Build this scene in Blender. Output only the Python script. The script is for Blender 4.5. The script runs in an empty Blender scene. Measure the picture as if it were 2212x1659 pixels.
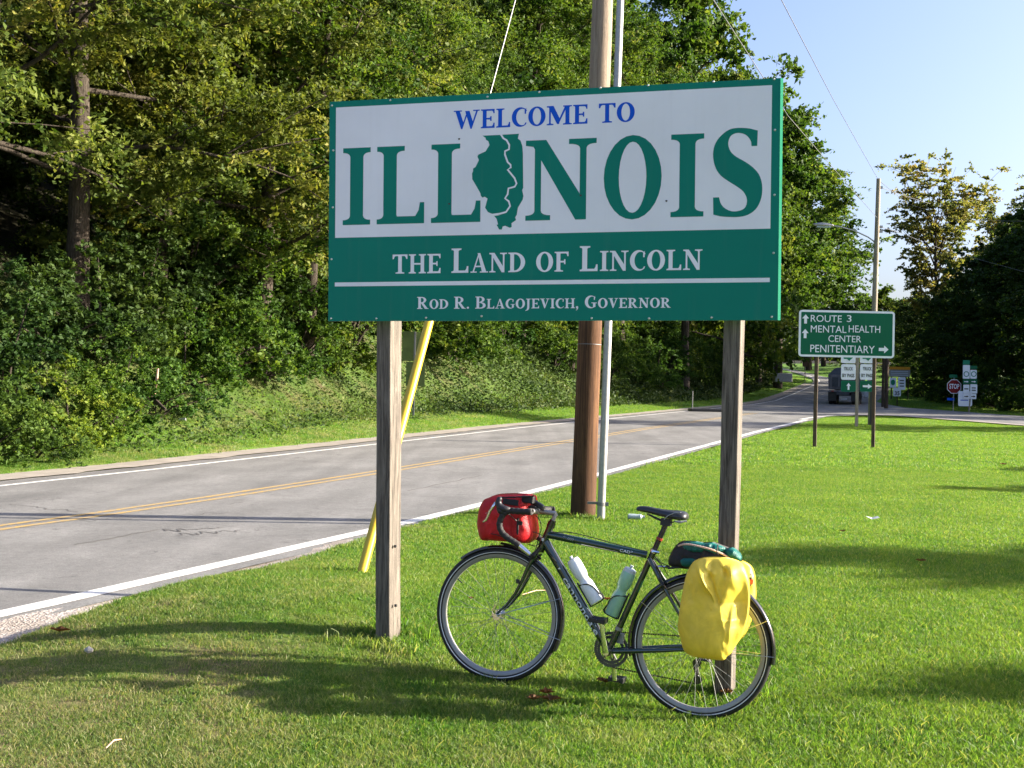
import bpy, math, random
import numpy as np
from mathutils import Vector, Matrix, noise as mnoise
scene = bpy.context.scene
COL = scene.collection
rng = np.random.default_rng(7)
random.seed(7)

# ------------------------------------------------------------------ camera
F, CX, CY, CAMH = 2400.0, 1106.0, 829.5, 1.52
_p, _r = math.radians(.585), math.radians(1.2)
FW = np.array([0, math.cos(_p), math.sin(_p)])
_rt = np.array([1.0, 0, 0]); _up = np.cross(_rt, FW)
IR = math.cos(_r)*_rt + math.sin(_r)*_up
IU = -math.sin(_r)*_rt + math.cos(_r)*_up
CAM = np.array([0, 0, CAMH])
cam = bpy.data.cameras.new('camera'); camo = bpy.data.objects.new('camera', cam)
COL.objects.link(camo); scene.camera = camo
cam.sensor_width = 36; cam.lens = F/2212*36; cam.clip_start = .05; cam.clip_end = 3000
camo.matrix_world = Matrix(((IR[0], IU[0], -FW[0], 0), (IR[1], IU[1], -FW[1], 0), (IR[2], IU[2], -FW[2], CAMH), (0, 0, 0, 1)))

# ------------------------------------------------------------------ light
SUN_EL, SUN_AZ = 19.0, 88.0          # azimuth clockwise from +Y (view direction)
world = bpy.data.worlds.new('World'); scene.world = world; world.use_nodes = True
wn = world.node_tree; bg = wn.nodes['Background']
sky = wn.nodes.new('ShaderNodeTexSky'); sky.sky_type = 'NISHITA'; sky.sun_disc = False
sky.sun_elevation = math.radians(SUN_EL); sky.sun_rotation = math.radians(SUN_AZ)
sky.air_density = 1.0; sky.dust_density = 4.5; sky.ozone_density = 3.0; sky.altitude = 100
wb = wn.nodes.new('ShaderNodeMix'); wb.data_type = 'RGBA'; wb.blend_type = 'MULTIPLY'; wb.inputs[0].default_value = 1
wb.inputs[7].default_value = (1.07, 1.0, 1.08, 1)            # white balance of the whole sky
wn.links.new(sky.outputs[0], wb.inputs[6]); wn.links.new(wb.outputs[2], bg.inputs[0]); bg.inputs[1].default_value = .092
sun = bpy.data.lights.new('sun', 'SUN'); sun.energy = 5.0; sun.angle = math.radians(.53); sun.color = (1, .90, .74)
suno = bpy.data.objects.new('sun', sun); COL.objects.link(suno)
_a, _e = math.radians(SUN_AZ), math.radians(SUN_EL)
SUND = Vector((math.sin(_a)*math.cos(_e), math.cos(_a)*math.cos(_e), math.sin(_e)))
suno.rotation_euler = SUND.to_track_quat('Z', 'Y').to_euler(); suno.location = (30, 0, 20)
scene.view_settings.view_transform = 'Standard'; scene.view_settings.look = 'None'
scene.view_settings.exposure = 1.92; scene.view_settings.gamma = 1
scene.render.engine = 'CYCLES'
scene.cycles.max_bounces = 8; scene.cycles.diffuse_bounces = 3; scene.cycles.transparent_max_bounces = 8

# ------------------------------------------------------------------ helpers
def ray(x, y): return FW + (x-CX)/F*IR - (y-CY)/F*IU
def at(x, y, Y):
    d = ray(x, y); return CAM + d/d[1]*Y
class G:
    """collects geometry, then links it as one mesh object"""
    def __init__(s): s.v = []; s.f = []
    def add(s, vs, fs):
        o = len(s.v); s.v += [tuple(map(float, v)) for v in vs]; s.f += [tuple(o+i for i in f) for f in fs]; return s
    def box(s, c, size, ax=None):
        ax = np.eye(3) if ax is None else np.array(ax, float); c = np.array(c, float)
        h = np.array(size)/2
        vs = [c + ax[0]*h[0]*i + ax[1]*h[1]*j + ax[2]*h[2]*k for i in (-1, 1) for j in (-1, 1) for k in (-1, 1)]
        return s.add(vs, [(0, 1, 3, 2), (4, 6, 7, 5), (0, 4, 5, 1), (2, 3, 7, 6), (0, 2, 6, 4), (1, 5, 7, 3)])
    def tube(s, pts, rad, seg=10, cap=True, flat=1.0):
        P = [np.array(p, float) for p in pts]; n = len(P)
        if not hasattr(rad, '__len__'): rad = [rad]*n
        T = []
        for i in range(n):
            a = P[min(i+1, n-1)]-P[max(i-1, 0)]; T.append(a/(np.linalg.norm(a)+1e-9))
        ref = np.array([0, 0, 1.]) if abs(T[0][2]) < .9 else np.array([0, 1., 0])
        u = np.cross(T[0], ref); u /= np.linalg.norm(u); vs = []; fs = []
        for i in range(n):
            u = u - T[i]*(u@T[i]); u /= np.linalg.norm(u); w = np.cross(T[i], u)
            for k in range(seg):
                a = 2*math.pi*k/seg
                vs.append(P[i]+rad[i]*(math.cos(a)*u+math.sin(a)*w*flat))
        for i in range(n-1):
            for k in range(seg):
                a, b = i*seg+k, i*seg+(k+1) % seg; fs.append((a, b, b+seg, a+seg))
        if cap: fs.append(tuple(range(seg-1, -1, -1))); fs.append(tuple((n-1)*seg+k for k in range(seg)))
        return s.add(vs, fs)
    def ring(s, c, u, v, n, R, prof, a0=0, a1=2*math.pi, seg=72, closed=True):
        """revolve profile [(dr,dn),...] round axis n"""
        full = abs(a1-a0-2*math.pi) < 1e-6; m = len(prof); N = seg if full else seg+1; vs = []; fs = []
        for i in range(N):
            a = a0+(a1-a0)*i/seg; d = math.cos(a)*u+math.sin(a)*v
            for (dr, dn) in prof: vs.append(c+d*(R+dr)+n*dn)
        for i in range(seg):
            j = (i+1) % N
            for k in range(m if closed else m-1):
                l = (k+1) % m; fs.append((i*m+k, i*m+l, j*m+l, j*m+k))
        return s.add(vs, fs)
    def poly(s, pts): return s.add(pts, [tuple(range(len(pts)))])
    def build(s, name, m, parent=None, loc=None, smooth=False, bevel=0, kind=None, sub=0):
        base = WL[parent] if parent else (np.array(loc, float) if loc is not None else np.zeros(3))
        me = bpy.data.meshes.new(name); me.from_pydata([tuple(np.array(v)-base) for v in s.v], [], s.f); me.update()
        if smooth:
            me.polygons.foreach_set('use_smooth', [True]*len(me.polygons))
            if smooth != 'all': me.set_sharp_from_angle(angle=math.radians(40))
        me.materials.append(M(m)); o = bpy.data.objects.new(name, me); COL.objects.link(o)
        if parent: o.parent = parent
        else: o.location = base
        WL[o] = base
        if bevel:
            b = o.modifiers.new('bevel', 'BEVEL'); b.width = bevel; b.segments = 2; b.limit_method = 'ANGLE'
        if sub:
            b = o.modifiers.new('sub', 'SUBSURF'); b.levels = sub; b.render_levels = sub
        if kind: o['kind'] = kind
        return o
WL = {}
def thing(name, label, cat, loc, group=None):
    o = bpy.data.objects.new(name, None); COL.objects.link(o); o.location = tuple(map(float, loc)); WL[o] = np.array(loc, float)
    o.empty_display_size = .2
    return tag(o, label, cat, group)
def tag(o, label, cat, group=None, kind=None):
    if label: o['label'] = label
    if cat: o['category'] = cat
    if group: o['group'] = group
    if kind: o['kind'] = kind
    return o
def fastmesh(name, V, Q, rnd=None, mats=('leaf',), uvattr=None):
    """V (n,3) array, Q (m,k) faces of equal size; rnd = per-vertex float attribute"""
    me = bpy.data.meshes.new(name); V = np.asarray(V, np.float32); Q = np.asarray(Q, np.int32); m, k = Q.shape
    me.vertices.add(len(V)); me.vertices.foreach_set('co', V.ravel())
    me.loops.add(m*k); me.loops.foreach_set('vertex_index', Q.ravel())
    me.polygons.add(m); me.polygons.foreach_set('loop_start', np.arange(0, m*k, k, dtype=np.int32))
    me.update(calc_edges=True)
    if rnd is not None:
        a = me.attributes.new('rnd', 'FLOAT', 'POINT'); a.data.foreach_set('value', np.asarray(rnd, np.float32))
    for x in mats: me.materials.append(M(x))
    return me

# ------------------------------------------------------------------ materials
MATS = {}
def M(n):
    if n not in MATS: MATS[n] = MDEF[n](n)
    return MATS[n]
class NT:
    def __init__(s, name):
        s.m = bpy.data.materials.new(name); s.m.use_nodes = True; s.t = s.m.node_tree
        s.b = s.t.nodes['Principled BSDF']; s.out = s.t.nodes['Material Output']
    def n(s, ty, **kw):
        x = s.t.nodes.new('ShaderNode'+ty)
        for k, v in kw.items(): setattr(x, k, v)
        return x
    def l(s, a, b): s.t.links.new(a, b)
    def coord(s, kind='Object', scale=(1, 1, 1)):
        mp = s.n('Mapping'); mp.inputs['Scale'].default_value = scale
        if kind == 'World': s.l(s.n('NewGeometry').outputs['Position'], mp.inputs[0])
        else: s.l(s.n('TexCoord').outputs[kind], mp.inputs[0])
        return mp.outputs[0]
    def noise(s, scale, vec=None, detail=4, rough=.6, dist=0):
        x = s.n('TexNoise'); x.inputs['Scale'].default_value = scale; x.inputs['Detail'].default_value = detail
        x.inputs['Roughness'].default_value = rough; x.inputs['Distortion'].default_value = dist
        if vec is not None: s.l(vec, x.inputs['Vector'])
        return x.outputs[0]
    def ramp(s, fac, stops, interp='LINEAR'):
        x = s.n('ValToRGB'); x.color_ramp.interpolation = interp; e = x.color_ramp.elements
        while len(e) < len(stops): e.new(.5)
        for i, (p, c) in enumerate(stops):
            e[i].position = p
            e[i].color = (c if hasattr(c, '__len__') else (c, c, c)) + (1,) if hasattr(c, '__len__') else (c, c, c, 1)
        s.l(fac, x.inputs[0]); return x.outputs[0]
    def mix(s, fac, a, b, mode='MIX'):
        x = s.n('Mix', data_type='RGBA', blend_type=mode)
        for sock, v in ((x.inputs[0], fac), (x.inputs[6], a), (x.inputs[7], b)):
            if isinstance(v, (int, float)): sock.default_value = v
            elif isinstance(v, tuple): sock.default_value = v+(1,)
            else: s.l(v, sock)
        return x.outputs[2]
    def bump(s, h, st=.3, dist=.01):
        x = s.n('Bump'); x.inputs['Strength'].default_value = st; x.inputs['Distance'].default_value = dist
        s.l(h, x.inputs['Height']); s.l(x.outputs[0], s.b.inputs['Normal'])
    def col(s, c):
        if isinstance(c, tuple): s.b.inputs['Base Color'].default_value = c+(1,)
        else: s.l(c, s.b.inputs['Base Color'])
        return s
    def set(s, rough=.6, metal=0, spec=.5, coat=0, trans=0):
        s.b.inputs['Roughness'].default_value = rough; s.b.inputs['Metallic'].default_value = metal
        s.b.inputs['Specular IOR Level'].default_value = spec; s.b.inputs['Coat Weight'].default_value = coat
        s.b.inputs['Transmission Weight'].default_value = trans
        return s
def simple(c, rough=.5, metal=0, var=.15, scale=8, spec=.5, coat=0, bump=0, bscale=60, kind='Object'):
    def f(name):
        t = NT(name); v = t.coord(kind)
        d = tuple(x*(1-var) for x in c); l = tuple(min(1, x*(1+var)) for x in c)
        t.col(t.mix(t.ramp(t.noise(scale, v, 5), [(.3, 0.), (.7, 1.)]), d, l)).set(rough, metal, spec, coat)
        if bump: t.bump(t.noise(bscale, v, 6), bump, .005)
        return t.m
    return f
def leafmat(cols, trans=.42, rough=.5, tcol=1.5, patch=.35):
    def f(name):
        t = NT(name); a = t.n('Attribute', attribute_name='rnd')
        oi = t.n('ObjectInfo')
        c = t.ramp(a.outputs['Fac'], [(i/(len(cols)-1), k) for i, k in enumerate(cols)])
        pn = t.ramp(t.noise(patch, t.coord('World'), 3), [(.35, (.62, .72, .55)), (.65, (1.25, 1.12, .95))])
        c = t.mix(1.0, c, pn, 'MULTIPLY')
        pb = t.ramp(oi.outputs['Random'], [(0, (.8, .92, .85)), (1, (1.18, 1.05, .9))])
        c = t.mix(1.0, c, pb, 'MULTIPLY')
        t.col(c).set(.6, 0, .15)
        tr = t.n('BsdfTranslucent'); tc = t.mix(1.0, c, (tcol, tcol*1.0, .45*tcol), 'MULTIPLY'); t.l(tc, tr.inputs[0])
        mx = t.n('MixShader'); mx.inputs[0].default_value = trans
        t.l(t.b.outputs[0], mx.inputs[1]); t.l(tr.outputs[0], mx.inputs[2]); t.l(mx.outputs[0], t.out.inputs[0])
        return t.m
    return f
def lawncol(t, a, dryfac=1.0):
    """green with dry straw patches, the same pattern on blades and on the soil below them"""
    v = t.coord('World')
    big = t.noise(.55, v, 4, .6, .6); mid = t.noise(2.3, v, 4, .65)
    sep = t.n('SeparateXYZ'); t.l(v, sep.inputs[0])
    # the corner at the lower left of the lawn is drier
    mm = t.n('Math', operation='MULTIPLY_ADD'); t.l(sep.outputs[0], mm.inputs[0]); mm.inputs[1].default_value = -.13; mm.inputs[2].default_value = 0.05
    m2 = t.n('Math', operation='MULTIPLY_ADD'); t.l(sep.outputs[1], m2.inputs[0]); m2.inputs[1].default_value = -.075; m2.inputs[2].default_value = .50
    m3 = t.n('Math', operation='MINIMUM'); t.l(mm.outputs[0], m3.inputs[0]); m3.inputs[1].default_value = .3
    m4 = t.n('Math', operation='MAXIMUM'); t.l(m2.outputs[0], m4.inputs[0]); m4.inputs[1].default_value = -.12
    s1 = t.n('Math', operation='ADD'); t.l(m3.outputs[0], s1.inputs[0]); t.l(m4.outputs[0], s1.inputs[1])
    s2 = t.n('Math', operation='ADD'); t.l(s1.outputs[0], s2.inputs[0]); t.l(big, s2.inputs[1])
    s3 = t.n('Math', operation='MULTIPLY_ADD'); t.l(mid, s3.inputs[0]); s3.inputs[1].default_value = .9; s3.inputs[2].default_value = -.45
    s4 = t.n('Math', operation='ADD'); t.l(s2.outputs[0], s4.inputs[0]); t.l(s3.outputs[0], s4.inputs[1])
    mid2 = t.noise(1.1, v, 3, .5)
    dry = t.ramp(s4.outputs[0], [(.60, 0.), (1.04, dryfac)])
    return dry, t.ramp(mid2, [(.3, 0.), (.7, 1.)]) if False else mid
def m_blade(name):
    t = NT(name); a = t.n('Attribute', attribute_name='rnd')
    dry, mid = lawncol(t, a)
    g = t.ramp(a.outputs['Fac'], [(0, (.042, .108, .016)), (.5, (.082, .186, .027)), (.82, (.138, .25, .040)), (.93, (.24, .27, .08)), (1, (.36, .32, .15))])
    g = t.mix(t.ramp(mid, [(.35, 0.), (.7, .6)]), g, (.15, .22, .035))
    d = t.ramp(a.outputs['Fac'], [(0, (.07, .13, .03)), (.35, (.13, .20, .05)), (.7, (.25, .245, .12)), (1, (.42, .36, .22))])
    c = t.mix(dry, g, d); c = t.mix(1.0, c, t.ramp(t.noise(1.1, t.coord('World'), 4, .6), [(.3, (.74, .84, .72)), (.7, (1.12, 1.06, 1.1))]), 'MULTIPLY'); t.col(c).set(.5, 0, .3)
    tr = t.n('BsdfTranslucent'); t.l(t.mix(1.0, c, (1.65, 1.65, .75), 'MULTIPLY'), tr.inputs[0])
    mx = t.n('MixShader'); mx.inputs[0].default_value = .5
    t.l(t.b.outputs[0], mx.inputs[1]); t.l(tr.outputs[0], mx.inputs[2]); t.l(mx.outputs[0], t.out.inputs[0]); return t.m
def m_ground(name):
    t = NT(name); a = t.n('Attribute', attribute_name='zone'); v = t.coord('World')
    dry, mid = lawncol(t, a)
    fine = t.noise(38, v, 6, .75)
    g = t.ramp(fine, [(.25, (.045, .11, .012)), (.5, (.095, .205, .020)), (.75, (.16, .29, .035))])
    g = t.mix(t.ramp(mid, [(.35, 0.), (.7, .5)]), g, (.15, .25, .022))
    d = t.ramp(fine, [(.25, (.09, .075, .035)), (.5, (.2, .17, .08)), (.8, (.34, .28, .16))])
    c = t.mix(dry, g, d); c = t.mix(1.0, c, t.ramp(t.noise(1.1, t.coord('World'), 4, .6), [(.3, (.74, .84, .72)), (.7, (1.12, 1.06, 1.1))]), 'MULTIPLY')
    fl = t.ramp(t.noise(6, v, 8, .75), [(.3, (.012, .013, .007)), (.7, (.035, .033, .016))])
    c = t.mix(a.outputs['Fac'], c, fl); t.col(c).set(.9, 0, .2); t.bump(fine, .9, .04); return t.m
def m_asphalt(name):
    t = NT(name); v = t.coord('World'); fine = t.noise(75, v, 5, .85); big = t.noise(.7, t.coord('World', (1, 1, 1)), 6, .65, .5)
    c = t.mix(t.ramp(big, [(.3, 0.), (.7, 1.)]), (.155, .154, .150), (.225, .222, .215))
    c = t.mix(1.0, c, t.ramp(fine, [(.3, .55), (.5, 1.), (.7, 1.5)]), 'MULTIPLY')
    st = t.n('Mapping'); st.inputs['Rotation'].default_value = (0, 0, math.radians(-21.7)); t.l(t.n('NewGeometry').outputs['Position'], st.inputs[0])
    # s axis of the road = local y after rotation; long tyre-polished and oil streaks
    mp = t.n('Mapping'); mp.inputs['Scale'].default_value = (1.6, .05, 1); mp.inputs['Rotation'].default_value = (0, 0, math.radians(21.7)); t.l(t.n('NewGeometry').outputs['Position'], mp.inputs[0])
    c = t.mix(1.0, c, t.ramp(t.noise(1.0, mp.outputs[0], 4, .5), [(.35, .84), (.65, 1.06)]), 'MULTIPLY')
    sp = t.n('SeparateXYZ'); t.l(v, sp.inputs[0])                # tyre-polished tracks run along the lanes
    qa = t.n('Math', operation='MULTIPLY'); t.l(sp.outputs[0], qa.inputs[0]); qa.inputs[1].default_value = .929*3.49
    qb_ = t.n('Math', operation='MULTIPLY_ADD'); t.l(sp.outputs[1], qb_.inputs[0]); qb_.inputs[1].default_value = -.370*3.49; t.l(qa.outputs[0], qb_.inputs[2])
    qc = t.n('Math', operation='ADD'); t.l(qb_.outputs[0], qc.inputs[0]); qc.inputs[1].default_value = 8.0*3.49+3.1416
    qd = t.n('Math', operation='SINE'); t.l(qc.outputs[0], qd.inputs[0])
    c = t.mix(1.0, c, t.ramp(qd.outputs[0], [(0., 1.03), (1., .90)]), 'MULTIPLY')
    spots = t.ramp(t.noise(3.1, v, 7, .7, 1.2), [(.28, .45), (.40, 1.)]); c = t.mix(1.0, c, spots, 'MULTIPLY'); c = t.mix(1.0, c, t.ramp(t.noise(11, v, 6, .8), [(.3, .80), (.7, 1.18)]), 'MULTIPLY')
    t.col(c).set(.85, 0, .3); t.bump(fine, .6, .006); return t.m
def m_paint(base, wear=.42):
    def f(name):
        t = NT(name); v = t.coord('World'); w = t.noise(22, v, 8, .8)
        c = t.mix(t.ramp(w, [(wear-.06, 1.), (wear+.05, 0.)]), base, (.24, .225, .2)); t.col(c).set(.7); return t.m
    return f
def m_gravel(name):
    t = NT(name); v = t.coord('World'); vo = t.n('TexVoronoi'); vo.inputs['Scale'].default_value = 55; t.l(v, vo.inputs['Vector'])
    c = t.ramp(vo.outputs['Color'], [(0, (.2, .17, .15)), (.5, (.34, .30, .27)), (1, (.5, .46, .43))])
    c = t.mix(t.ramp(t.noise(3, v, 5), [(.4, 0.), (.6, .5)]), c, (.2, .16, .12)); t.col(c).set(.9); t.bump(vo.outputs['Distance'], .8, .01); return t.m
def m_wood(cols, scale=(14, 14, .9), knots=True, rough=.85):
    def f(name):
        t = NT(name); v = t.coord('Object', scale)
        g = t.noise(3.2, v, 8, .7, .8); g2 = t.noise(11, t.coord('Object', (scale[0]*1.4, scale[1]*1.4, scale[2]*.5)), 4, .7)
        c = t.ramp(g, [(.28, cols[0]), (.45, cols[1]), (.55, cols[2]), (.72, cols[3])])
        c = t.mix(1.0, c, t.ramp(g2, [(.32, .38), (.48, .95), (.7, 1.2)]), 'MULTIPLY')
        t.col(c).set(rough, 0, .25); t.bump(g2, .5, .006); return t.m
    return f
def m_bark(cols, sc=(5, 5, .8)):
    def f(name):
        t = NT(name); g = t.noise(4, t.coord('Object', sc), 8, .75, .6)
        t.col(t.ramp(g, [(.3, cols[0]), (.5, cols[1]), (.7, cols[2])])).set(.95, 0, .15); t.bump(g, 1.0, .06); return t.m
    return f
def m_cloth(c, wr=14, bump=.5, rough=.55, weave=True, dirt=0, trans=0.):
    def f(name):
        t = NT(name); v = t.coord('Object'); n1 = t.noise(wr, v, 5, .6, 1.0)
        k = t.mix(t.ramp(n1, [(.3, 0.), (.7, 1.)]), tuple(x*.82 for x in c), tuple(min(1, x*1.12) for x in c))
        if dirt: k = t.mix(t.ramp(t.noise(9, v, 7, .75, .4), [(.56, 0.), (.72, dirt)]), k, tuple(x*.45 for x in c))
        n2 = t.noise(34, v, 6, .7, 1.5); t.col(k).set(rough, 0, .3)
        bb_ = t.n('Math', operation='MULTIPLY_ADD'); t.l(n2, bb_.inputs[0]); bb_.inputs[1].default_value = .35; t.l(n1, bb_.inputs[2]); t.bump(bb_.outputs[0], bump, .012)
        if trans:
            tr = t.n('BsdfTranslucent'); t.l(k, tr.inputs[0]); mx = t.n('MixShader'); mx.inputs[0].default_value = trans
            t.l(t.b.outputs[0], mx.inputs[1]); t.l(tr.outputs[0], mx.inputs[2]); t.l(mx.outputs[0], t.out.inputs[0])
        return t.m
    return f
def m_signface(c, rough=.35):
    def f(name):
        t = NT(name); v = t.coord('Object'); n1 = t.noise(1.6, v, 5, .6); n2 = t.noise(60, v, 5, .7)
        k = t.mix(t.ramp(n1, [(.3, 0.), (.7, 1.)]), tuple(x*.93 for x in c), tuple(min(1, x*1.04) for x in c))
        k = t.mix(t.ramp(n2, [(.68, 0.), (.8, .35)]), k, tuple(x*.5 for x in c))
        st = t.noise(1.0, t.coord('Object', (26, 26, .7)), 4, .6)
        k = t.mix(t.ramp(st, [(.55, 0.), (.75, .04)]), k, (.25, .24, .2))
        t.col(k).set(rough, 0, .16); t.bump(n1, .06, .01); return t.m
    return f
def m_pole(name):
    t = NT(name); sep = t.n('SeparateXYZ'); tc = t.n('TexCoord'); t.l(tc.outputs['Object'], sep.inputs[0])
    g = t.noise(3.0, t.coord('Object', (14, 14, .35)), 8, .72, .7); g2 = t.noise(9, t.coord('Object', (16, 16, .4)), 4, .7)
    lo = t.ramp(g, [(.3, (.03, .016, .010)), (.5, (.10, .048, .024)), (.7, (.21, .105, .047))])
    hi = t.ramp(g, [(.3, (.15, .11, .08)), (.5, (.27, .215, .165)), (.7, (.37, .31, .25))])
    md = t.n('Math', operation='MULTIPLY_ADD'); t.l(sep.outputs[2], md.inputs[0]); md.inputs[1].default_value = .3; md.inputs[2].default_value = -.7
    c = t.mix(t.ramp(md.outputs[0], [(0., 0.), (1., 1.)]), lo, hi)
    m3 = t.n('Math', operation='MULTIPLY'); t.l(sep.outputs[2], m3.inputs[0]); m3.inputs[1].default_value = .8
    c = t.mix(t.ramp(m3.outputs[0], [(.1, .65), (1., 0.)]), c, (.05, .026, .015))
    c = t.mix(1.0, c, t.ramp(g2, [(.32, .35), (.45, 1.)]), 'MULTIPLY')
    t.col(c).set(.85, 0, .25); t.bump(g2, .6, .01); return t.m
def m_rubber(name):
    t = NT(name); v = t.coord('Object'); t.col(t.mix(t.ramp(t.noise(30, v, 4), [(.4, 0.), (.7, 1.)]), (.012, .012, .013), (.03, .029, .027))).set(.6, 0, .4); return t.m
MDEF = dict(
    blade=m_blade, ground=m_ground, asphalt=m_asphalt, gravel=m_gravel, pole=m_pole, rubber=m_rubber,
    concrete=simple((.28, .25, .21), .9, var=.2, scale=3, bump=.4, kind='World'),
    white_line=m_paint((.72, .71, .68), .43), yellow_line=m_paint((.48, .30, .06), .50),
    crack=simple((.10, .095, .09), .9), 
    leaf_a=leafmat([(.018, .046, .010), (.050, .104, .020), (.098, .165, .034), (.18, .21, .06)], .38, .4),
    leaf_b=leafmat([(.028, .052, .011), (.078, .112, .027), (.150, .180, .048), (.27, .275, .10)], .38, .4),
    leaf_c=leafmat([(.022, .052, .016), (.046, .098, .026), (.080, .155, .036), (.14, .21, .055)], .36, .42),
    leaf_d=leafmat([(.018, .042, .012), (.032, .065, .018), (.05, .09, .025), (.07, .11, .03)], .3),  # darker leaf set, puts shade under and between trees into the colour
    leaf_e=leafmat([(.10, .14, .055), (.17, .205, .085), (.25, .25, .12), (.27, .2, .10)], .4),
    leaf_ivy=leafmat([(.022, .045, .017), (.042, .076, .026), (.068, .105, .040), (.125, .15, .07)], .22, .6),
    leaf_y=leafmat([(.06, .11, .02), (.11, .17, .03), (.19, .24, .045), (.28, .30, .06)], .4),
    litter=leafmat([(.12, .055, .025), (.22, .11, .05), (.34, .2, .1), (.42, .3, .17)], .2),
    bark_grey=m_bark([(.022, .018, .014), (.062, .051, .041), (.13, .11, .088)]),
    bark_dark=m_bark([(.02, .017, .013), (.055, .045, .036), (.1, .085, .07)]),
    bark_pale=m_bark([(.1, .06, .045), (.2, .15, .12), (.33, .29, .25)]),
    wood_post=m_wood([(.022, .019, .016), (.112, .096, .081), (.165, .145, .123), (.24, .212, .18)]),
    wood_dark=m_wood([(.018, .013, .01), (.055, .037, .025), (.09, .065, .045), (.14, .1, .07)]),
    wood_far=m_wood([(.16, .13, .1), (.26, .22, .17), (.33, .29, .23), (.4, .36, .3)], (6, 6, .4)),
    sign_green=m_signface((.001, .19, .145)), sign_white=m_signface((.77, .80, .88)), sign_blue=m_signface((.002, .085, .60)),
    sign_edge=simple((.03, .20, .125), .95, var=.1, spec=.02), route_green=m_signface((.006, .115, .06)), sign_red=m_signface((.2, .012, .015)),
    sign_black=simple((.03, .03, .03), .5), sign_orange=simple((.8, .32, .02), .5), sign_back=simple((.11, .15, .045), .5, metal=.3, var=.25, scale=3),
    sign_grey=simple((.35, .34, .32), .6), galv=simple((.36, .355, .35), .5, metal=.6, var=.12, scale=20), steel=simple((.62, .63, .65), .28, metal=.95, var=.08),
    bolt=simple((.55, .6, .55), .35, metal=.7), guard=simple((.58, .40, .03), .38, var=.08, scale=4), wire=simple((.2, .2, .21), .5, metal=.5), wire_far=simple((.10, .105, .12), .6),
    frame_green=simple((.004, .026, .018), .16, var=.1, coat=.9, spec=.7), black_plastic=simple((.016, .016, .018), .42), black_gloss=simple((.012, .013, .016), .18, coat=.6),
    spoke=simple((.2, .21, .2), .5, metal=.1), ring_dark=simple((.09, .09, .085), .4, metal=.6), rim=simple((.30, .295, .29), .45, metal=.5, var=.1), stripe=simple((.75, .76, .78), .3), chrome=simple((.8, .8, .82), .16, metal=1, var=.03),
    tape=simple((.022, .02, .02), .75, bump=.3), red_cloth=m_cloth((.48, .012, .018), 16, .6, .5), bag_black=m_cloth((.02, .02, .022), 20, .4, .6),
    teal_cloth=m_cloth((.006, .115, .10), 18, .9, .42), yellow_cloth=m_cloth((.80, .65, .09), 7, .25, .42, dirt=.3, trans=.22),
    cord=simple((.6, .4, .32), .7), saddle=simple((.02, .021, .024), .4, coat=.2), saddle_grey=simple((.28, .28, .29), .5),
    spare=simple((.1,.1,.1)), bottle_white=simple((.78, .8, .82), .32, var=.04), bottle_green=simple((.30, .52, .36), .3, var=.06), bottle_top=simple((.5, .56, .57), .35),
    lens_red=simple((.55, .04, .02), .2, coat=.5), lens_amber=simple((.6, .18, .03), .3), decal=simple((.72, .75, .76), .4), decal_grey=simple((.32, .35, .36), .4),
    truck_dark=simple((.05, .055, .065), .5, var=.3), truck_bed=simple((.16, .15, .16), .6, var=.3, scale=3), truck_white=simple((.6, .62, .62), .4), tail=simple((.28, .03, .02), .35),
    stone=simple((.4, .38, .34), .9, bump=.5), plastic_clear=simple((.34, .42, .44), .2, var=.1, spec=.6), paper=simple((.42, .45, .47), .8), stick=simple((.55, .35, .24), .9, var=.3),
    field=simple((.42, .36, .2), .9, var=.3, scale=.3, kind='World'),
)

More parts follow.
